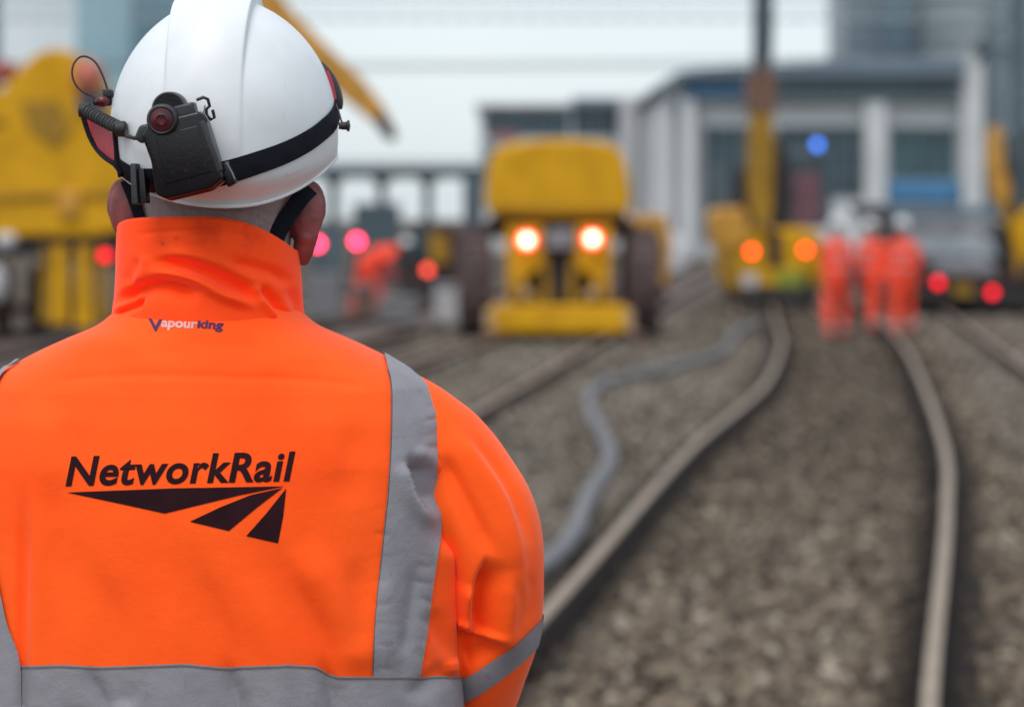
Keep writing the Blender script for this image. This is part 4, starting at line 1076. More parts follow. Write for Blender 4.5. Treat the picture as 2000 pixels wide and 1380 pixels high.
for s_ in (-1, 1):
    f = lambda q: [(1092 + s_ * (x - 1092), y) for x, y in q]
    MB().prism(f([(988, 440), (1062, 440), (1058, 470), (1062, 520), (1030, 540), (1000, 592), (992, 592)]), Y + .05, .35, .03).build('lamp_bracket', M['yellow'], ld)
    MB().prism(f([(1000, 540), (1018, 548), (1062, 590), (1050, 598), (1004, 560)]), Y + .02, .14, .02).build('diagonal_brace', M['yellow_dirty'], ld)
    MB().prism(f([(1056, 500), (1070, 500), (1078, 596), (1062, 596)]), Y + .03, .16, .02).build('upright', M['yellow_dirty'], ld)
    lamp(1029 if s_ < 0 else 1157, 469 if s_ < 0 else 466, Y - .14, .068, 'lamp_warm', ld, 'headlight', 'halo_glow')
    MB().ell(Wp(1092 + s_ * 66, 575, Y + .0), (.09, .08, .10), 14, 10).build('step', M['peach'], ld, True)
    gx = Wp(1092 + s_ * 166, 0, Y)[0]
    wheel((gx, Y + .55, .66), .80, .46, ld); wheel((gx, Y + 2.0, .66), .80, .46, ld)
    MB().prism(f([(950, 430), (990, 430), (990, 470), (962, 462), (940, 440)]), Y + .3, 1.9, .02).build('mudguard', M['brown'], ld)
MB().prism([(1068, 446), (1120, 446), (1124, 486), (1064, 486)], Y - .02, .12, .02).build('number_panel', M['grey_metal'], ld)
MB().prism([(1078, 500), (1110, 500), (1114, 590), (1074, 590)], Y + .16, .2, .02).build('radiator_grille', M['black'], ld)
bp_ = MB().prism([(958, 596), (1226, 596), (1230, 622), (1222, 650), (962, 650), (954, 622)], Y - .55, .30, .04).build('bumper', M['yellow'], ld)
for s_ in (-1, 1): MB().prism([(1092 + s_ * x, y) for x, y in ((128, 604), (146, 606), (146, 646), (128, 648))], Y - .58, .3, .02).build('bumper_end', M['peach'], bp_)
for s_ in (-1, 1): MB().box(Wp(1092 + s_ * 60 - 12, 600, Y - .3), Wp(1092 + s_ * 60 + 12, 630, Y + .3), ch=.02).build('push_arm', M['yellow_dirty'], ld)

# big yellow crane at the left, its jib reaching down to the right of the helmet
Y = 34.0
cr_ = empty('rail_crane', (Wp(60, 0, Y)[0], Y, 0), 'large yellow rail crane with a long jib reaching behind the helmet', 'crane')
body = MB().prism([(-420, 150), (-60, 165), (0, 180), (44, 128), (70, 104), (100, 94), (134, 98), (152, 130), (166, 176), (206, 214), (246, 230), (252, 330), (250, 445), (200, 462), (-420, 462)], Y, 2.4, .06).build('body', M['yellow'], cr_)
MB().prism([(40, 200), (110, 196), (140, 250), (110, 290), (60, 260)], Y - .03, .06, .01).build('access_panel', M['yellow_dirty'], body)
MB().prism([(-400, 240), (10, 236), (14, 244), (-400, 250)], Y - .03, .06, .01).build('panel_seam', M['brown'], body)
MB().prism([(-30, 380), (245, 372), (245, 384), (-30, 392)], Y - .04, .07, .01).build('panel_seam', M['yellow_dirty'], body)
MB().box(Wp(112, 372, Y - .1), Wp(160, 425, Y + .05), ch=.05).build('pale_sign', M['amber'], body)
MB().prism([(-420, 462), (225, 462), (215, 520), (60, 500), (-420, 510)], Y + .1, 2.2, .03).build('chassis', M['black'], cr_)
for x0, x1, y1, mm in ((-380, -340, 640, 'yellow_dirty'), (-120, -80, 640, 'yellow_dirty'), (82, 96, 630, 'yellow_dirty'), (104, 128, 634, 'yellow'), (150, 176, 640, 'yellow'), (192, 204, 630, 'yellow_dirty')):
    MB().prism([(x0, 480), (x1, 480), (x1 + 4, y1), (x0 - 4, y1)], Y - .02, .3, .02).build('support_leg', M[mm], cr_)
for x in (-300, -190, -20, 50, 140):
    wheel((Wp(x, 0, Y)[0], Y + .9, .45), .46, .16, cr_, 'brown')
MB().prism([(-420, 590), (215, 596), (215, 618), (-420, 612)], Y + .5, .2, .02).build('bogie_beam', M['brown'], cr_)
lamp(205, 499, Y - .14, .07, 'lamp_red', cr_, 'tail_lamp')
MB().ell(Wp(12, 470, Y - .1), (.16, .12, .12), 16, 10).build('air_tank', M['pale'], cr_, True)
MB().ell(Wp(-5, 555, Y + .0), (.14, .12, .26), 16, 10).build('air_tank', M['pale'], cr_, True)
MB().ell(Wp(172, 150, Y - .2), (.22, .16, .24), 16, 12).build('warning_globe', mat('faded_salmon', (.50, .14, .09), .6), cr_, True)
MB().box(Wp(150, 180, Y - .1), Wp(216, 226, Y + .4), ch=.04).build('winch', M['mast'], cr_)
MB().box(Wp(-80, 118, Y), Wp(36, 164, Y + .8), ch=.05).build('cab_roof', mat('faded_red_paint', (.38, .09, .07), .6), cr_)
jb = MB().prism([(-260, 170), (-200, 20), (40, -330), (200, -440), (270, -400), (440, -160), (560, 10), (640, 92), (700, 146), (744, 200), (764, 240), (742, 250), (690, 208), (620, 150), (540, 70), (400, -90), (200, -340), (60, -250), (-110, 0), (-150, 170)], Y + .6, .45, .05).build('jib', M['amber'], cr_)
MB().prism([(742, 214), (762, 238), (774, 262), (766, 276), (752, 270), (730, 240)], Y + .55, .5, .03).build('jib_head', M['brown'], cr_)
MB().tube([Wp(60, -200, Y + .55), Wp(330, -230, Y + .5)], .06, 12).build('hydraulic_ram', M['grey_metal'], cr_, True)

# excavator with its dark mast up, middle right
Y = 45.5
ex = empty('rail_excavator', (Wp(1500, 0, Y)[0], Y, 0), 'yellow rail excavator with its tall dark arm raised and two orange lamps', 'excavator')
MB().prism([(1412, 462), (1440, 448), (1560, 444), (1604, 452), (1606, 560), (1590, 584), (1460, 586), (1424, 560)], Y, 2.6, .08).build('body', M['yellow'], ex)
MB().prism([(1388, 420), (1400, 406), (1450, 404), (1464, 424), (1462, 470), (1440, 490), (1394, 478)], Y - .1, 1.4, .06).build('side_box', M['amber'], ex)
MB().prism([(1420, 470), (1448, 520), (1450, 575), (1426, 560), (1404, 500)], Y - .12, .4, .04).build('side_skirt', M['yellow_dirty'], ex)
cb_ = MB().prism([(1536, 306), (1548, 296), (1606, 296), (1622, 310), (1628, 444), (1532, 444)], Y + .3, 1.5, .05).build('cab', M['mast'], ex)
MB().prism([(1544, 306), (1614, 306), (1618, 390), (1542, 390)], Y + .285, .04, .006).build('cab_window', M['glass'], cb_)
MB().prism([(1548, 340), (1598, 330), (1606, 400), (1600, 440), (1552, 440)], Y + .2, .06, .01).build('cab_panel', mat('dull_red_panel', (.16, .07, .09), .6), cb_)
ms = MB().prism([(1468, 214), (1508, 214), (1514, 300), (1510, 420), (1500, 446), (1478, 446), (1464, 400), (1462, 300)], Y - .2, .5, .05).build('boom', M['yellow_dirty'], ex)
MB().prism([(1470, 128), (1508, 128), (1520, 170), (1514, 222), (1464, 222), (1458, 170)], Y - .22, .5, .04).build('arm_joint', mat('rusty_brown_joint', (.17, .09, .06), .7), ex)
up2 = MB().prism([(1484, -160), (1512, -160), (1512, 60), (1508, 140), (1474, 140), (1480, 40)], Y - .1, .32, .03)
up2.build('dipper_arm', M['beam'], ex)
MB().tube([Wp(1476, -150, Y - .2), Wp(1474, 150, Y - .25)], .05, 10).build('hydraulic_ram', M['mast'], ex, True)
MB().prism([(1512, 260), (1538, 300), (1540, 450), (1510, 450)], Y + .1, .5, .03).build('dark_ram', M['black'], ex)
MB().prism([(1392, 330), (1412, 320), (1424, 404), (1396, 406)], Y + .8, .5, .04).build('control_box', M['mast'], ex)
MB().prism([(1440, 330), (1462, 326), (1464, 448), (1436, 448)], Y + .5, .6, .04).build('counter_frame', M['black'], ex)
MB().prism([(1428, 556), (1600, 560), (1596, 590), (1436, 590)], Y - .06, .2, .03).build('lower_bar', M['black'], ex)
MB().prism([(1500, 452), (1526, 452), (1530, 520), (1500, 520)], Y - .05, .1, .02).build('grille', M['brown'], ex)
lamp(1468, 491, Y - .3, .085, 'lamp_orange', ex, 'tail_lamp'); lamp(1573, 488, Y - .3, .085, 'lamp_orange', ex, 'tail_lamp')
MB().prism([(1516, 528), (1570, 528), (1574, 572), (1514, 572)], Y - .05, .1, .02).build('green_plate', M['green_panel'], ex)
MB().prism([(1448, 535), (1480, 535), (1480, 568), (1448, 568)], Y - .06, .1, .02).build('pale_plate', M['pale'], ex)
for x in (1445, 1580):
    for yy_ in (.4, 1.9): wheel((Wp(x, 0, Y)[0], Y + yy_, .42), .42, .2, ex, 'brown')
MB().tube([Wp(1596, 312, Y + .2), Wp(1596, 292, Y + .2)], .03, 8).build('beacon_stem', M['black'], ex)
lamp(1596, 283, Y, .085, 'lamp_blue', ex, 'blue_beacon')

# crane arm and machine at the right edge
Y = 47.0
rx = empty('excavator', (Wp(2010, 0, Y)[0], Y, 0), 'amber and black excavator cut by the right edge of the photo', 'excavator')
MB().prism([(1934, 250), (1958, 246), (1964, 330), (1990, 400), (2010, 450), (1996, 470), (1964, 420), (1940, 380), (1930, 320)], Y, .4, .04).build('arm', M['amber'], rx)
MB().prism([(1966, 262), (2060, 240), (2120, 420), (2100, 470), (2012, 440), (1984, 390), (1966, 330)], Y + .3, 1.2, .05).build('cab', M['glass'], rx)
MB().prism([(1974, 440), (2010, 400), (2200, 400), (2200, 560), (1990, 560)], Y - .1, 1.6, .06).build('counterweight', M['yellow'], rx)
MB().prism([(1938, 430), (1972, 440), (1990, 560), (1960, 610), (1944, 560)], Y + .1, .8, .04).build('track_frame', M['black'], rx)
MB().prism([(1984, 556), (2220, 556), (2220, 622), (1980, 622)], Y, 2.0, .06).build('crawler', M['black'], rx)
MB().tube([Wp(1964, 270, Y - .1), Wp(1984, 330, Y - .12), Wp(1972, 420, Y - .1)], .04, 8).build('hydraulic_hose', M['cord'], rx, True)

# flat wagon with pale load, tail lamps
Y = 43.0
wg = empty('flat_wagon', (Wp(1890, 0, Y)[0], Y, 0), 'dark flat wagon with a grey load and two red tail lamps', 'wagon')
MB().prism([(1800, 540), (2060, 552), (2060, 606), (1800, 596)], Y, 9, .04).build('deck_frame', M['black'], wg)
MB().prism([(1798, 532), (2062, 540), (2062, 556), (1798, 548)], Y - .05, .2, .02).build('end_beam', M['brown'], wg)
MB().prism([(1864, 556), (1902, 556), (1902, 580), (1864, 580)], Y - .2, .2, .02).build('buffer_plate', M['yellow_dirty'], wg)
for x in (1830, 2030):
    for yy_ in (1, 2.8, 7): wheel((Wp(x, 0, Y)[0], Y + yy_, .42), .42, .12, wg, 'brown')
lamp(1832, 552, Y - .3, .078, 'lamp_red', wg, 'tail_lamp'); lamp(1938, 571, Y - .3, .078, 'lamp_red', wg, 'tail_lamp')
for k, (y0, y1, xa, mm) in enumerate([(398, 424, 1722, 'cladding'), (426, 458, 1742, 'grey_metal'), (460, 496, 1764, 'pale'), (498, 536, 1800, 'grey_metal')]):
    lo = MB().prism([(xa, y0), (1938, y0 + 4 + k * 2), (1952, y1 + 2 + k * 2), (xa + 22, y1)], Y + 1.4 - .02 * k, 4.5, .03)
    o = lo.build('steel_sheet_stack', [M['roof'], M['grey_metal'], mat('galvanised_sheet', (.33, .37, .40), .5), M['grey_metal']][k], None)
    tag(o, ['topmost grey steel sheet bundle on the flat wagon', 'second steel sheet bundle from the top on the flat wagon', 'third and palest steel sheet bundle from the top on the flat wagon', 'lowest steel sheet bundle resting on the flat wagon deck'][k], 'steel bundle', 'steel sheet bundles loaded on the wagon')

# dark small digger and things in the middle distance on the left
Y = 45.0
dg = empty('small_digger', (Wp(850, 0, Y)[0], Y, 0), 'small dark digger with a dull yellow panel left of the headlight machine', 'digger')
MB().prism([(772, 505), (786, 452), (812, 434), (870, 432), (900, 450), (908, 500), (906, 560), (780, 560)], Y, 1.6, .08).build('body', M['brown'], dg)
MB().prism([(800, 448), (840, 444), (834, 500), (792, 512)], Y - .05, .3, .03).build('cab_window', M['glass'], dg)
MB().prism([(836, 456), (874, 456), (880, 512), (838, 516)], Y - .08, .3, .04).build('engine_cover', M['yellow_dirty'], dg)
MB().prism([(780, 556), (912, 556), (908, 586), (784, 586)], Y - .1, 1.8, .05).build('crawler', M['black'], dg)
lamp(835, 527, Y - .35, .082, 'lamp_dim', dg, 'tail_lamp')
def post_lamp(px, py, Y, m, label):
    t_ = empty('warning_lamp', (Wp(px, 0, Y)[0], Y, GZ), label, 'warning lamp', 'red warning lamps on posts')
    lamp(px, py, Y, .085, m, t_, 'lamp_head'); c = Wp(px, py, Y + .05)
    MB().tube([(c[0], c[1], GZ), (c[0], c[1], c[2] - .08)], .025, 10).build('post', M['black'], t_, True)
    MB().lathe((c[0], c[1], GZ), [(0, .20), (.05, .19), (.07, .03), (.07, .001)], 20, 'z').build('base', M['black'], t_, True)
post_lamp(620, 476, 44.0, 'lamp_pink', 'pink glowing lamp half hidden by the right ear of the man in front')
post_lamp(697, 471, 43.0, 'lamp_pink', 'bright pink-red lamp just above the bent worker left of the headlight machine')
# grey cabinets and pale drums lying about the tracks
def cabinet(px0, py0, px1, py1, Y, mm, label, nm='equipment_cabinet', cat='cabinet'):
    t_ = empty(nm, (Wp((px0 + px1) / 2, 0, Y)[0], Y, GZ), label, cat)
    a, b = Wp(px0, py1, Y), Wp(px1, py0, Y)
    MB().box((a[0], Y, GZ + .06), (b[0], Y + .6, b[2]), ch=.03).build('housing', M[mm], t_)
    MB().box((a[0] + .03, Y - .012, GZ + .15), (b[0] - .03, Y + .02, b[2] - .06), ch=.01).build('door', M[mm], t_)
    MB().box((a[0] - .03, Y - .03, b[2]), (b[0] + .03, Y + .63, b[2] + .04), ch=.01).build('lid', M['grey_metal'], t_)
    MB().box((a[0], Y + .02, GZ - .01), (b[0], Y + .58, GZ + .07)).build('plinth', M['brown'], t_)
cabinet(600, 540, 660, 625, 40.0, 'grey_metal', 'grey cabinet just right of the orange collar, lowest of the pale blurs')
cabinet(740, 585, 812, 625, 38.5, 'grey_metal', 'low wide grey cabinet below the dim red lamp')
cabinet(848, 560, 900, 620, 38.0, 'pale', 'pale lilac cabinet beside the left wheels of the headlight machine')
cabinet(690, 560, 730, 610, 41.0, 'rim', 'brown box standing right below the bent worker')
cabinet(604, 440, 668, 560, 52.0, 'mast', 'tall blue grey locker behind the pink lamps')
cabinet(690, 400, 780, 470, 60.0, 'beam', 'dark hut behind the bent worker below the bridge')
dr = MB().lathe((Wp(1316, 0, 78)[0], 78, GZ), [(0, .001), (0, .34), (.02, .40), (.5, .44), (.9, .38), (1.2, .2), (1.26, .001)], 24, 'z').build('ballast_sack', M['pale'], None, True)
tag(dr, 'white upright sack right of the headlight machine', 'sack')
sk = MB().lathe((Wp(1212, 0, 33)[0] + .2, 32.5, GZ), [(0, .001), (0, .10), (.02, .11), (.22, .12), (.24, .10), (.25, .001)], 20, 'z').build('bucket', M['rim'], None, True)
tag(sk, 'small brown bucket at the right end of the yellow bumper', 'bucket')
# small yellow plant seen between the loader and the columns
Y = 52
tw = empty('lighting_tower', (Wp(1262, 0, Y)[0], Y, GZ), 'small amber generator trailer behind the right wheels of the headlight machine', 'generator')
MB().prism([(1232, 420), (1300, 418), (1312, 470), (1306, 560), (1236, 560)], Y, 1.2, .06).build('housing', M['amber'], tw)
MB().prism([(1244, 470), (1294, 470), (1294, 530), (1244, 530)], Y - .03, .06, .01).build('vent_panel', M['brown'], tw)
for x in (1246, 1296): wheel((Wp(x, 0, Y)[0], Y + .4, .2), .34, .16, tw, 'brown')

# ------------------------------------------------------------------ workers
def worker(px, Y, top, label, pose='stand', face=1, twist=0., stride=.14, spread=0., group='railway workers in orange'):
    """top = row of the helmet top; height follows from it"""
    X = Wp(px, 0, Y)[0]; zt = Wp(0, top, Y)[2]; hgt = zt - GZ; k = hgt / 1.86
    r = empty('person', (X, Y, GZ), label, 'person', group)
    ct, st = math.cos(twist), math.sin(twist)
    bend = .0 if pose == 'stand' else 1.0
    def q(x, y, z):   # local to world, with the upper body pitched forward when bent
        if bend and z > .95:
            d = z - .95; a = math.radians(62); y, z = y + d * math.sin(a) * face + 0, .95 + d * math.cos(a) 
        x2, y2 = x * ct - y * st, x * st + y * ct
        return (X + x2 * k, Y + y2 * k, GZ + z * k)
    if bend: k = hgt / 1.42
    def parts(g, suit):
        b = MB(); e = g
        e = g * .5
        b.ell(q(0, 0, 1.22), ((.15 + e) * k, (.12 + e) * k, .26 * k) if not bend else ((.18 + e) * k, (.22 + e) * k, .18 * k)); b.ell(q(0, 0, .95), ((.145 + e) * k, (.115 + e) * k, .17 * k)); b.ell(q(0, 0, 1.42), ((.16 + e) * k, (.10 + e) * k, .11 * k))
        b.tube([q(0, 0, .95), q(0, 0, 1.2), q(0, 0, 1.4)], [(.13 + e) * k, (.14 + e) * k, (.12 + e) * k], 16)
        for s_ in (-1, 1):
            if bend: hand = (s_ * .16, .42 * face, .70); el = (s_ * .26, .28 * face, 1.0)
            else: hand = (s_ * .20, .12 * s_ * face, .84); el = (s_ * .225, -.02, 1.13)
            sh = q(s_ * .165, 0, 1.46)
            if bend: E = (X + (el[0] * ct - el[1] * st) * k, Y + (el[0] * st + el[1] * ct) * k, GZ + el[2] * k); Hh = (X + (hand[0] * ct - hand[1] * st) * k, Y + (hand[0] * st + hand[1] * ct) * k, GZ + hand[2] * k)
            else: E = q(*el); Hh = q(*hand)
            b.tube([q(s_ * .12, 0, 1.44), sh, E, Hh], [(.06 + e) * k, (.062 + e) * k, (.045 + e) * k, (.034 + e * .8) * k], 12)
            kx = s_ * (.11 + spread); sd_ = s_ * stride * face
            b.tube([q(s_ * .09, 0, .90), q(kx, sd_ * .6 + .02, .50), q(kx + .01 * s_, sd_, .10)], [(.10 + e) * k, (.066 + e) * k, (.048 + e * 1.2) * k], 14)
            if not suit:
                hv = Vector(Hh) + Vector((0, .01, -.05)) * k; b.ell(hv, (.022 * k, .040 * k, .050 * k), 12, 8)
                for f_ in range(4):
                    fy = -.030 + .02 * f_; b.tube([hv + Vector((0, fy, -.03)) * k, hv + Vector((-.006 * s_, fy * 1.05, -.072)) * k, hv + Vector((-.022 * s_, fy * 1.05, -.105 + .006 * abs(f_ - 1.5))) * k], [.0105 * k, .0095 * k, .008 * k], 8)
                b.tube([hv + Vector((0, .03, .01)) * k, hv + Vector((-.01 * s_, .058, -.02)) * k, hv + Vector((-.018 * s_, .062, -.05)) * k], [.012 * k, .010 * k, .008 * k], 8)
                b.ell(q(kx + .01 * s_, sd_ + .05, .05), (.045 * k, .12 * k, .045 * k), 12, 8)
        if not suit:
            b.tube([q(0, 0, 1.46), q(0, .01 * face, 1.56)], [.058 * k, .055 * k], 12); b.ell(q(0, .02 * face, 1.69), (.076 * k, .095 * k, .115 * k)); b.ell(q(0, .115 * face, 1.67), (.014 * k, .02 * k, .022 * k), 10, 8)
            for s_ in (-1, 1): b.ell(q(s_ * .078, .01, 1.67), (.010 * k, .02 * k, .03 * k), 10, 8)
        return b
    parts(0, False).remesh('body', M['skin'], r, .0105 * k, 3)
    suit = parts(.028, True).remesh('workwear', M['hivis'], r, .016, 5)
    for z_ in ((1.08, 1.30) if not bend else ()):
        c = q(0, 0, z_); MB().lathe((0, 0, 0), [(-.026 * k, .02), (-.026 * k, 1), (.026 * k, 1), (.026 * k, .02)], 28, 'z')
        V = []; n = 28
        for dz in (-.025, .025):
            for i in range(n):
                a = 2 * math.pi * i / n; V.append((c[0] + .180 * k * math.cos(a), c[1] + .145 * k * math.sin(a), c[2] + dz * k))
        MB().add(V, [(i, (i + 1) % n, n + (i + 1) % n, n + i) for i in range(n)]).build('reflective_strip', M['hiviswhite'], suit, True)
    for s_ in (-1, 1):
        kx = s_ * (.11 + spread); sd_ = s_ * stride * face; c = q(kx + .01 * s_, sd_ * .85, .22)
        MB().lathe(c, [(-.025 * k, .086 * k), (.025 * k, .087 * k)], 20, 'z').build('reflective_strip', M['hiviswhite'], suit, True)
        MB().ell(q(kx + .01 * s_, sd_ + .05, .055), (.055 * k, .145 * k, .058 * k), 14, 10).build('boot', M['boot'], r, True)
    hc = Vector(q(0, .02 * face, 1.755)); V = []; n = 24
    for j in range(8):
        ph = math.pi / 2 * j / 7
        for i in range(n):
            a = 2 * math.pi * i / n; V.append((hc.x + .118 * k * math.sin(ph) * math.cos(a), hc.y + .14 * k * math.sin(ph) * math.sin(a), hc.z + (.118 * math.cos(ph) - .012) * k))
    for i in range(n):
        a = 2 * math.pi * i / n; V.append((hc.x + .128 * k * math.cos(a), hc.y + .16 * k * math.sin(a), hc.z - .030 * k))
    MB().add(V, grid_faces(9, n, True)).build('helmet', M['dull_helmet'], r, True)
    return r
worker(1634, 34.4, 421, 'leftmost of the three standing workers in orange, apart from the other two', twist=.35, stride=.12, spread=.07)
worker(1702, 36.5, 424, 'middle worker in orange of the three on the curved track, partly hidden', twist=-.7, stride=.2, face=-1)
worker(1762, 35.2, 423, 'rightmost of the three standing workers in orange beside the right rail', twist=-.15, stride=.16)
worker(716, 42.0, 462, 'bent-over worker in orange below the bright pink lamp', pose='bend', twist=-1.15, stride=.24, face=1)

# ------------------------------------------------------------------ buildings, bridge, overhead line
def block(x0, y0, x1, y1, Y, depth, m, parent, name='wall', ch=.04, foot=False):
    a = Wp(x0, y0, Y); b = Wp(x1, y1, Y); zb = GZ if foot else b[2]
    return MB().box((a[0], Y, zb), (b[0], Y + depth, a[2]), ch=ch).build(name, M[m] if isinstance(m, str) else m, parent)
def window(x0, y0, x1, y1, Y, parent, gl='glass', nx=4, ny=2, fr='roof', label=None):
    a = Wp(x0, y0, Y); b = Wp(x1, y1, Y); w_ = abs(b[0] - a[0]); h_ = a[2] - b[2]; t_ = .07
    f = MB()
    f.box((a[0], Y - .10, b[2]), (a[0] + t_, Y - .004, a[2])); f.box((b[0] - t_, Y - .10, b[2]), (b[0], Y - .004, a[2]))
    f.box((a[0] + t_, Y - .10, b[2]), (b[0] - t_, Y - .004, b[2] + t_)); f.box((a[0] + t_, Y - .10, a[2] - t_), (b[0] - t_, Y - .004, a[2]))
    for i in range(1, nx):
        x = a[0] + w_ * i / nx; f.box((x - t_ * .4, Y - .09, b[2] + t_), (x + t_ * .4, Y - .006, a[2] - t_))
    for i in range(1, ny):
        z_ = b[2] + h_ * i / ny
        for k in range(nx): f.box((a[0] + w_ * k / nx + t_, Y - .08, z_ - t_ * .4), (a[0] + w_ * (k + 1) / nx - t_, Y - .008, z_ + t_ * .4))
    o = f.build('window', M[fr], parent, label=label)
    MB().box((a[0] + .02, Y - .05, b[2] + .02), (b[0] - .02, Y - .02, a[2] - .02)).build('pane', M[gl], o)
    return o
# station building on the right
Y = 105
sb = empty('station_building', (Wp(1590, 0, Y)[0], Y, GZ), 'pale station building with zinc roof and large dark windows behind the workers', 'building')
block(1368, 196, 1920, 470, Y, 16, 'cladding', sb, 'wall', foot=True)
MB().prism([(1286, 196), (1300, 180), (1340, 152), (1880, 152), (1880, 198), (1286, 198)], Y - .6, 16, .05).build('clerestory', M['cladding'], sb)
MB().prism([(1270, 176), (1326, 138), (1420, 128), (1620, 118), (1886, 112), (1886, 150), (1336, 152), (1290, 184)], Y - 1.4, 18, .08).build('roof', M['roof'], sb)
window(1336, 156, 1470, 194, Y - .62, sb, 'blue_panel', 6, 1); window(1512, 156, 1874, 194, Y - .62, sb, 'glass2', 14, 1)
window(1374, 246, 1500, 470, Y, sb, 'glass', 5, 4); window(1516, 246, 1690, 384, Y, sb, 'glass', 6, 3); window(1738, 248, 1866, 350, Y, sb, 'glass2', 5, 3)
block(1732, 354, 1874, 392, Y - .5, .5, 'blue_panel', sb, 'blue_fascia')
block(1690, 200, 1732, 470, Y - .8, .8, 'cladding', sb, 'pier', foot=True); block(1880, 100, 1924, 470, Y - .8, .8, 'cladding', sb, 'pier', foot=True)
block(1286, 200, 1366, 470, Y - .2, 14, 'cladding_warm', sb, 'end_wall', foot=True)
for x in (1286, 1330): block(x, 196, x + 26, 470, Y - .9, .7, 'cladding', sb, 'pier', foot=True)
block(1736, 396, 1876, 470, Y - .3, .3, 'roof', sb, 'plinth', foot=True)
# lower dark-windowed block in the middle
Y = 125
mb = empty('low_office_block', (Wp(1080, 0, Y)[0], Y, GZ), 'low pale building with a dark window strip above the headlight machine', 'building')
block(936, 204, 1214, 470, Y, 14, 'cladding', mb, 'wall', foot=True)
block(1118, 190, 1290, 206, Y - .6, 14, 'roof', mb, 'roof'); block(928, 200, 1122, 208, Y - .5, 13, 'cladding', mb, 'parapet')
window(946, 216, 1112, 268, Y, mb, 'glass', 8, 1); window(1118, 212, 1208, 268, Y, mb, 'glass', 4, 1)
block(960, 258, 1010, 272, Y - .3, .2, mat('faded_red_sign', (.33, .10, .11), .6), mb, 'red_sign')
block(936, 272, 1214, 276, Y - .25, .2, 'tower_pale', mb, 'sill'); window(946, 292, 1206, 400, Y, mb, 'glass2', 10, 3)
for x in (1222, 1250, 1272): block(x, 186, x + 16, 470, Y - 6, 3, 'cladding_warm', mb, 'column', foot=True)
block(1212, 190, 1290, 470, Y - 2, 10, 'cladding_warm', mb, 'wing_wall', foot=True)
# towers on the skyline
def tower(x0, x1, top, Y, m, label, strips, name='office_tower', dp=8):
    t_ = empty(name, (Wp((x0 + x1) / 2, 0, Y)[0], Y, GZ), label, 'office tower')
    block(x0, top, x1, 440, Y, dp, m, t_, 'wall', .1, True)
    y = 430
    while strips and y > max(top, -320) + 40:
        block(x0 + 3, y - 16, x1 - 3, y, Y - .25, .25, strips, t_, 'window_strip', 0.02); y -= 38
    block(x0 - 2, top - 8, x1 + 2, top, Y - .4, dp + 1, 'roof', t_, 'parapet')
    return t_
tower(-190, 6, -160, 200, 'tower_dark', 'dark teal tower at the far left edge of the skyline', 'glass2')
tower(0, 70, -160, 186, 'tower_pale', 'palest blue tower, leftmost in the skyline behind the yellow crane', None)
tower(66, 152, -160, 176, 'tower_pale', 'pale blue tower between the leftmost one and the teal tower', None)
tower(148, 252, -160, 166, 'tower_teal', 'teal glass tower left of the white helmet', None)
tower(256, 470, -200, 155, 'tower_dark', 'dark teal tower right behind the white helmet', None)
tower(1648, 1806, -200, 160, 'tower_grey', 'grey tower block rising behind the station roof', 'roof')
tower(1724, 1782, -200, 158, 'roof', 'narrow dark stair tower in front of the grey tower block', 'tower_dark')
tower(1806, 1968, -200, 165, 'tower_pale', 'pale tower block right of the grey one behind the station', 'tower_grey')
tower(1968, 2240, -200, 150, 'tower_grey', 'blue grey tower block at the right edge of the skyline', 'tower_dark')
# steel bridge beyond
Y = 80
br = empty('railway_bridge', (Wp(780, 0, Y)[0], Y, GZ), 'dark steel bridge on thin posts between the helmet and the headlight machine', 'bridge')
block(200, 324, 944, 346, Y, 3, 'beam', br, 'girder'); block(200, 314, 944, 318, Y, .1, 'beam', br, 'handrail', .01)
for k in range(19): block(204 + k * 41, 318, 207 + k * 41, 324, Y + .02, .06, 'beam', br, 'handrail_post', .005)
for x in (430, 540, 650, 745, 835): 
    block(x - 9, 346, x + 9, 440, Y + .5, .5, 'beam', br, 'pier', foot=True); block(x - 18, 346, x + 18, 356, Y + .3, .9, 'beam', br, 'pier_head')
block(905, 346, 940, 440, Y, 3, 'beam', br, 'abutment', foot=True)
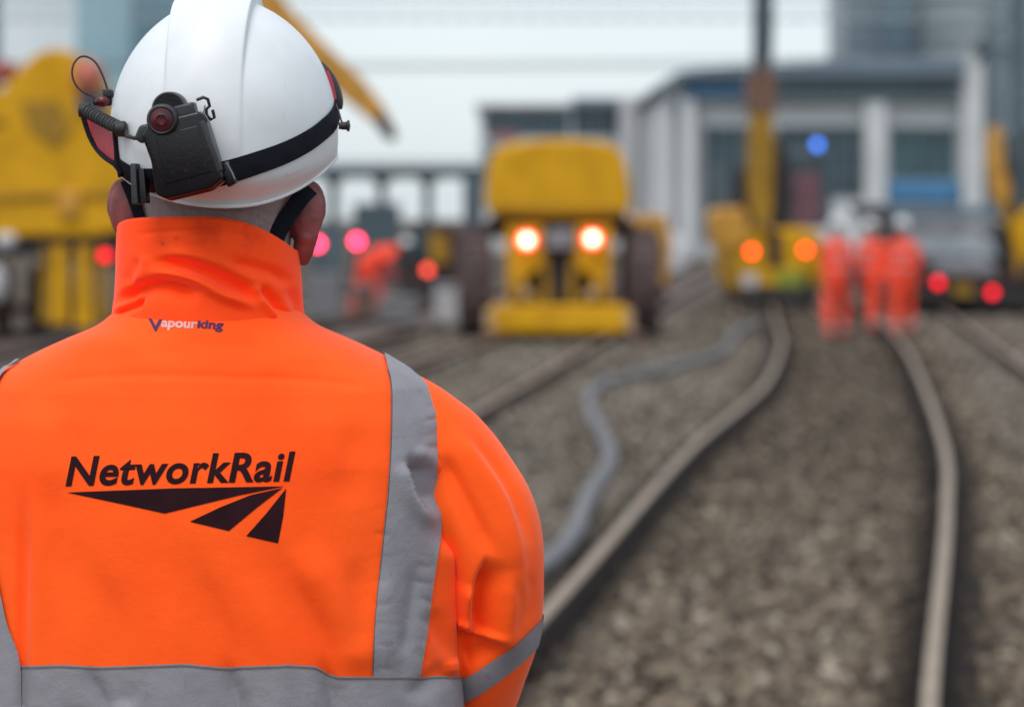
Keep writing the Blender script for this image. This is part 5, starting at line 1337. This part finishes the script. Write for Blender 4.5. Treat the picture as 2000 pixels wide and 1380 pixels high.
# overhead line portal and wires, pale against the cloud
Y = 95
pt_ = empty('overhead_line_gantry', (Wp(1000, 0, Y)[0], Y, GZ), 'slender lattice gantry spanning the tracks along the top of the photo', 'gantry')
GM = mat('galvanised_lattice', (.36, .42, .46), .5)
a0 = Wp(-320, -6, Y); a1 = Wp(2300, -6, Y); zt_, zb_ = a0[2], Wp(0, 38, Y)[2]
for z_, r_ in ((zt_, .05), (zb_, .04)): MB().tube([(a0[0], Y, z_), (a1[0], Y, z_)], r_, 8).build('chord', GM, pt_, True)
n = 60
for k in range(n):
    xa = a0[0] + (a1[0] - a0[0]) * k / n; xb = a0[0] + (a1[0] - a0[0]) * (k + 1) / n
    MB().tube([(xa, Y, zb_), ((xa + xb) / 2, Y, zt_), (xb, Y, zb_)], .035, 6).build('lattice_bar', GM, pt_)
for x in (-320, 2300): block(x - 10, -10, x + 10, 420, Y - .2, .4, 'mast', pt_, 'upright', foot=True)
for k, (yl, yr, r_, lb) in enumerate([(122, 100, .028, 'upper overhead wire sagging across the white sky'), (128, 114, .022, 'lower overhead wire sagging across the white sky')]):
    Yw = 70 + k * 6; q = [Wp(-300 + 2600 * i / 30, yl + (yr - yl) * i / 30 + 14 * math.sin(math.pi * i / 30), Yw) for i in range(31)]
    o = MB().tube(q, r_, 6).build('overhead_wire', M['mast'], None, True); tag(o, lb, 'overhead wire', 'overhead wires')
ym = 47
mp = empty('overhead_line_mast', (Wp(1990, 0, ym)[0], ym, GZ), 'tall blue grey steel mast at the right edge of the photo', 'mast')
block(1978, -300, 2004, 440, ym, .3, 'mast', mp, 'post', foot=True)
MB().tube([Wp(1978, 96, ym), Wp(1900, 96, ym)], .05, 8).build('bracket_arm', M['mast'], mp); MB().tube([Wp(1978, 20, ym), Wp(1905, 92, ym)], .03, 8).build('stay', M['mast'], mp)
MB().lathe(Wp(1915, 100, ym), [(-.25, .03), (-.2, .09), (-.1, .05), (0, .09), (.1, .05), (.2, .09), (.25, .03)], 14, 'z').build('insulator', M['beam'], mp, True)
m2 = empty('overhead_line_mast', (Wp(1926, 0, 60)[0], 60, GZ), 'thin pale mast just left of the tall mast at the right edge', 'mast')
block(1922, 60, 1930, 440, 60, .15, 'mast', m2, 'post', foot=True); MB().tube([Wp(1926, 100, 60), Wp(1970, 130, 60)], .03, 8).build('bracket_arm', M['mast'], m2)
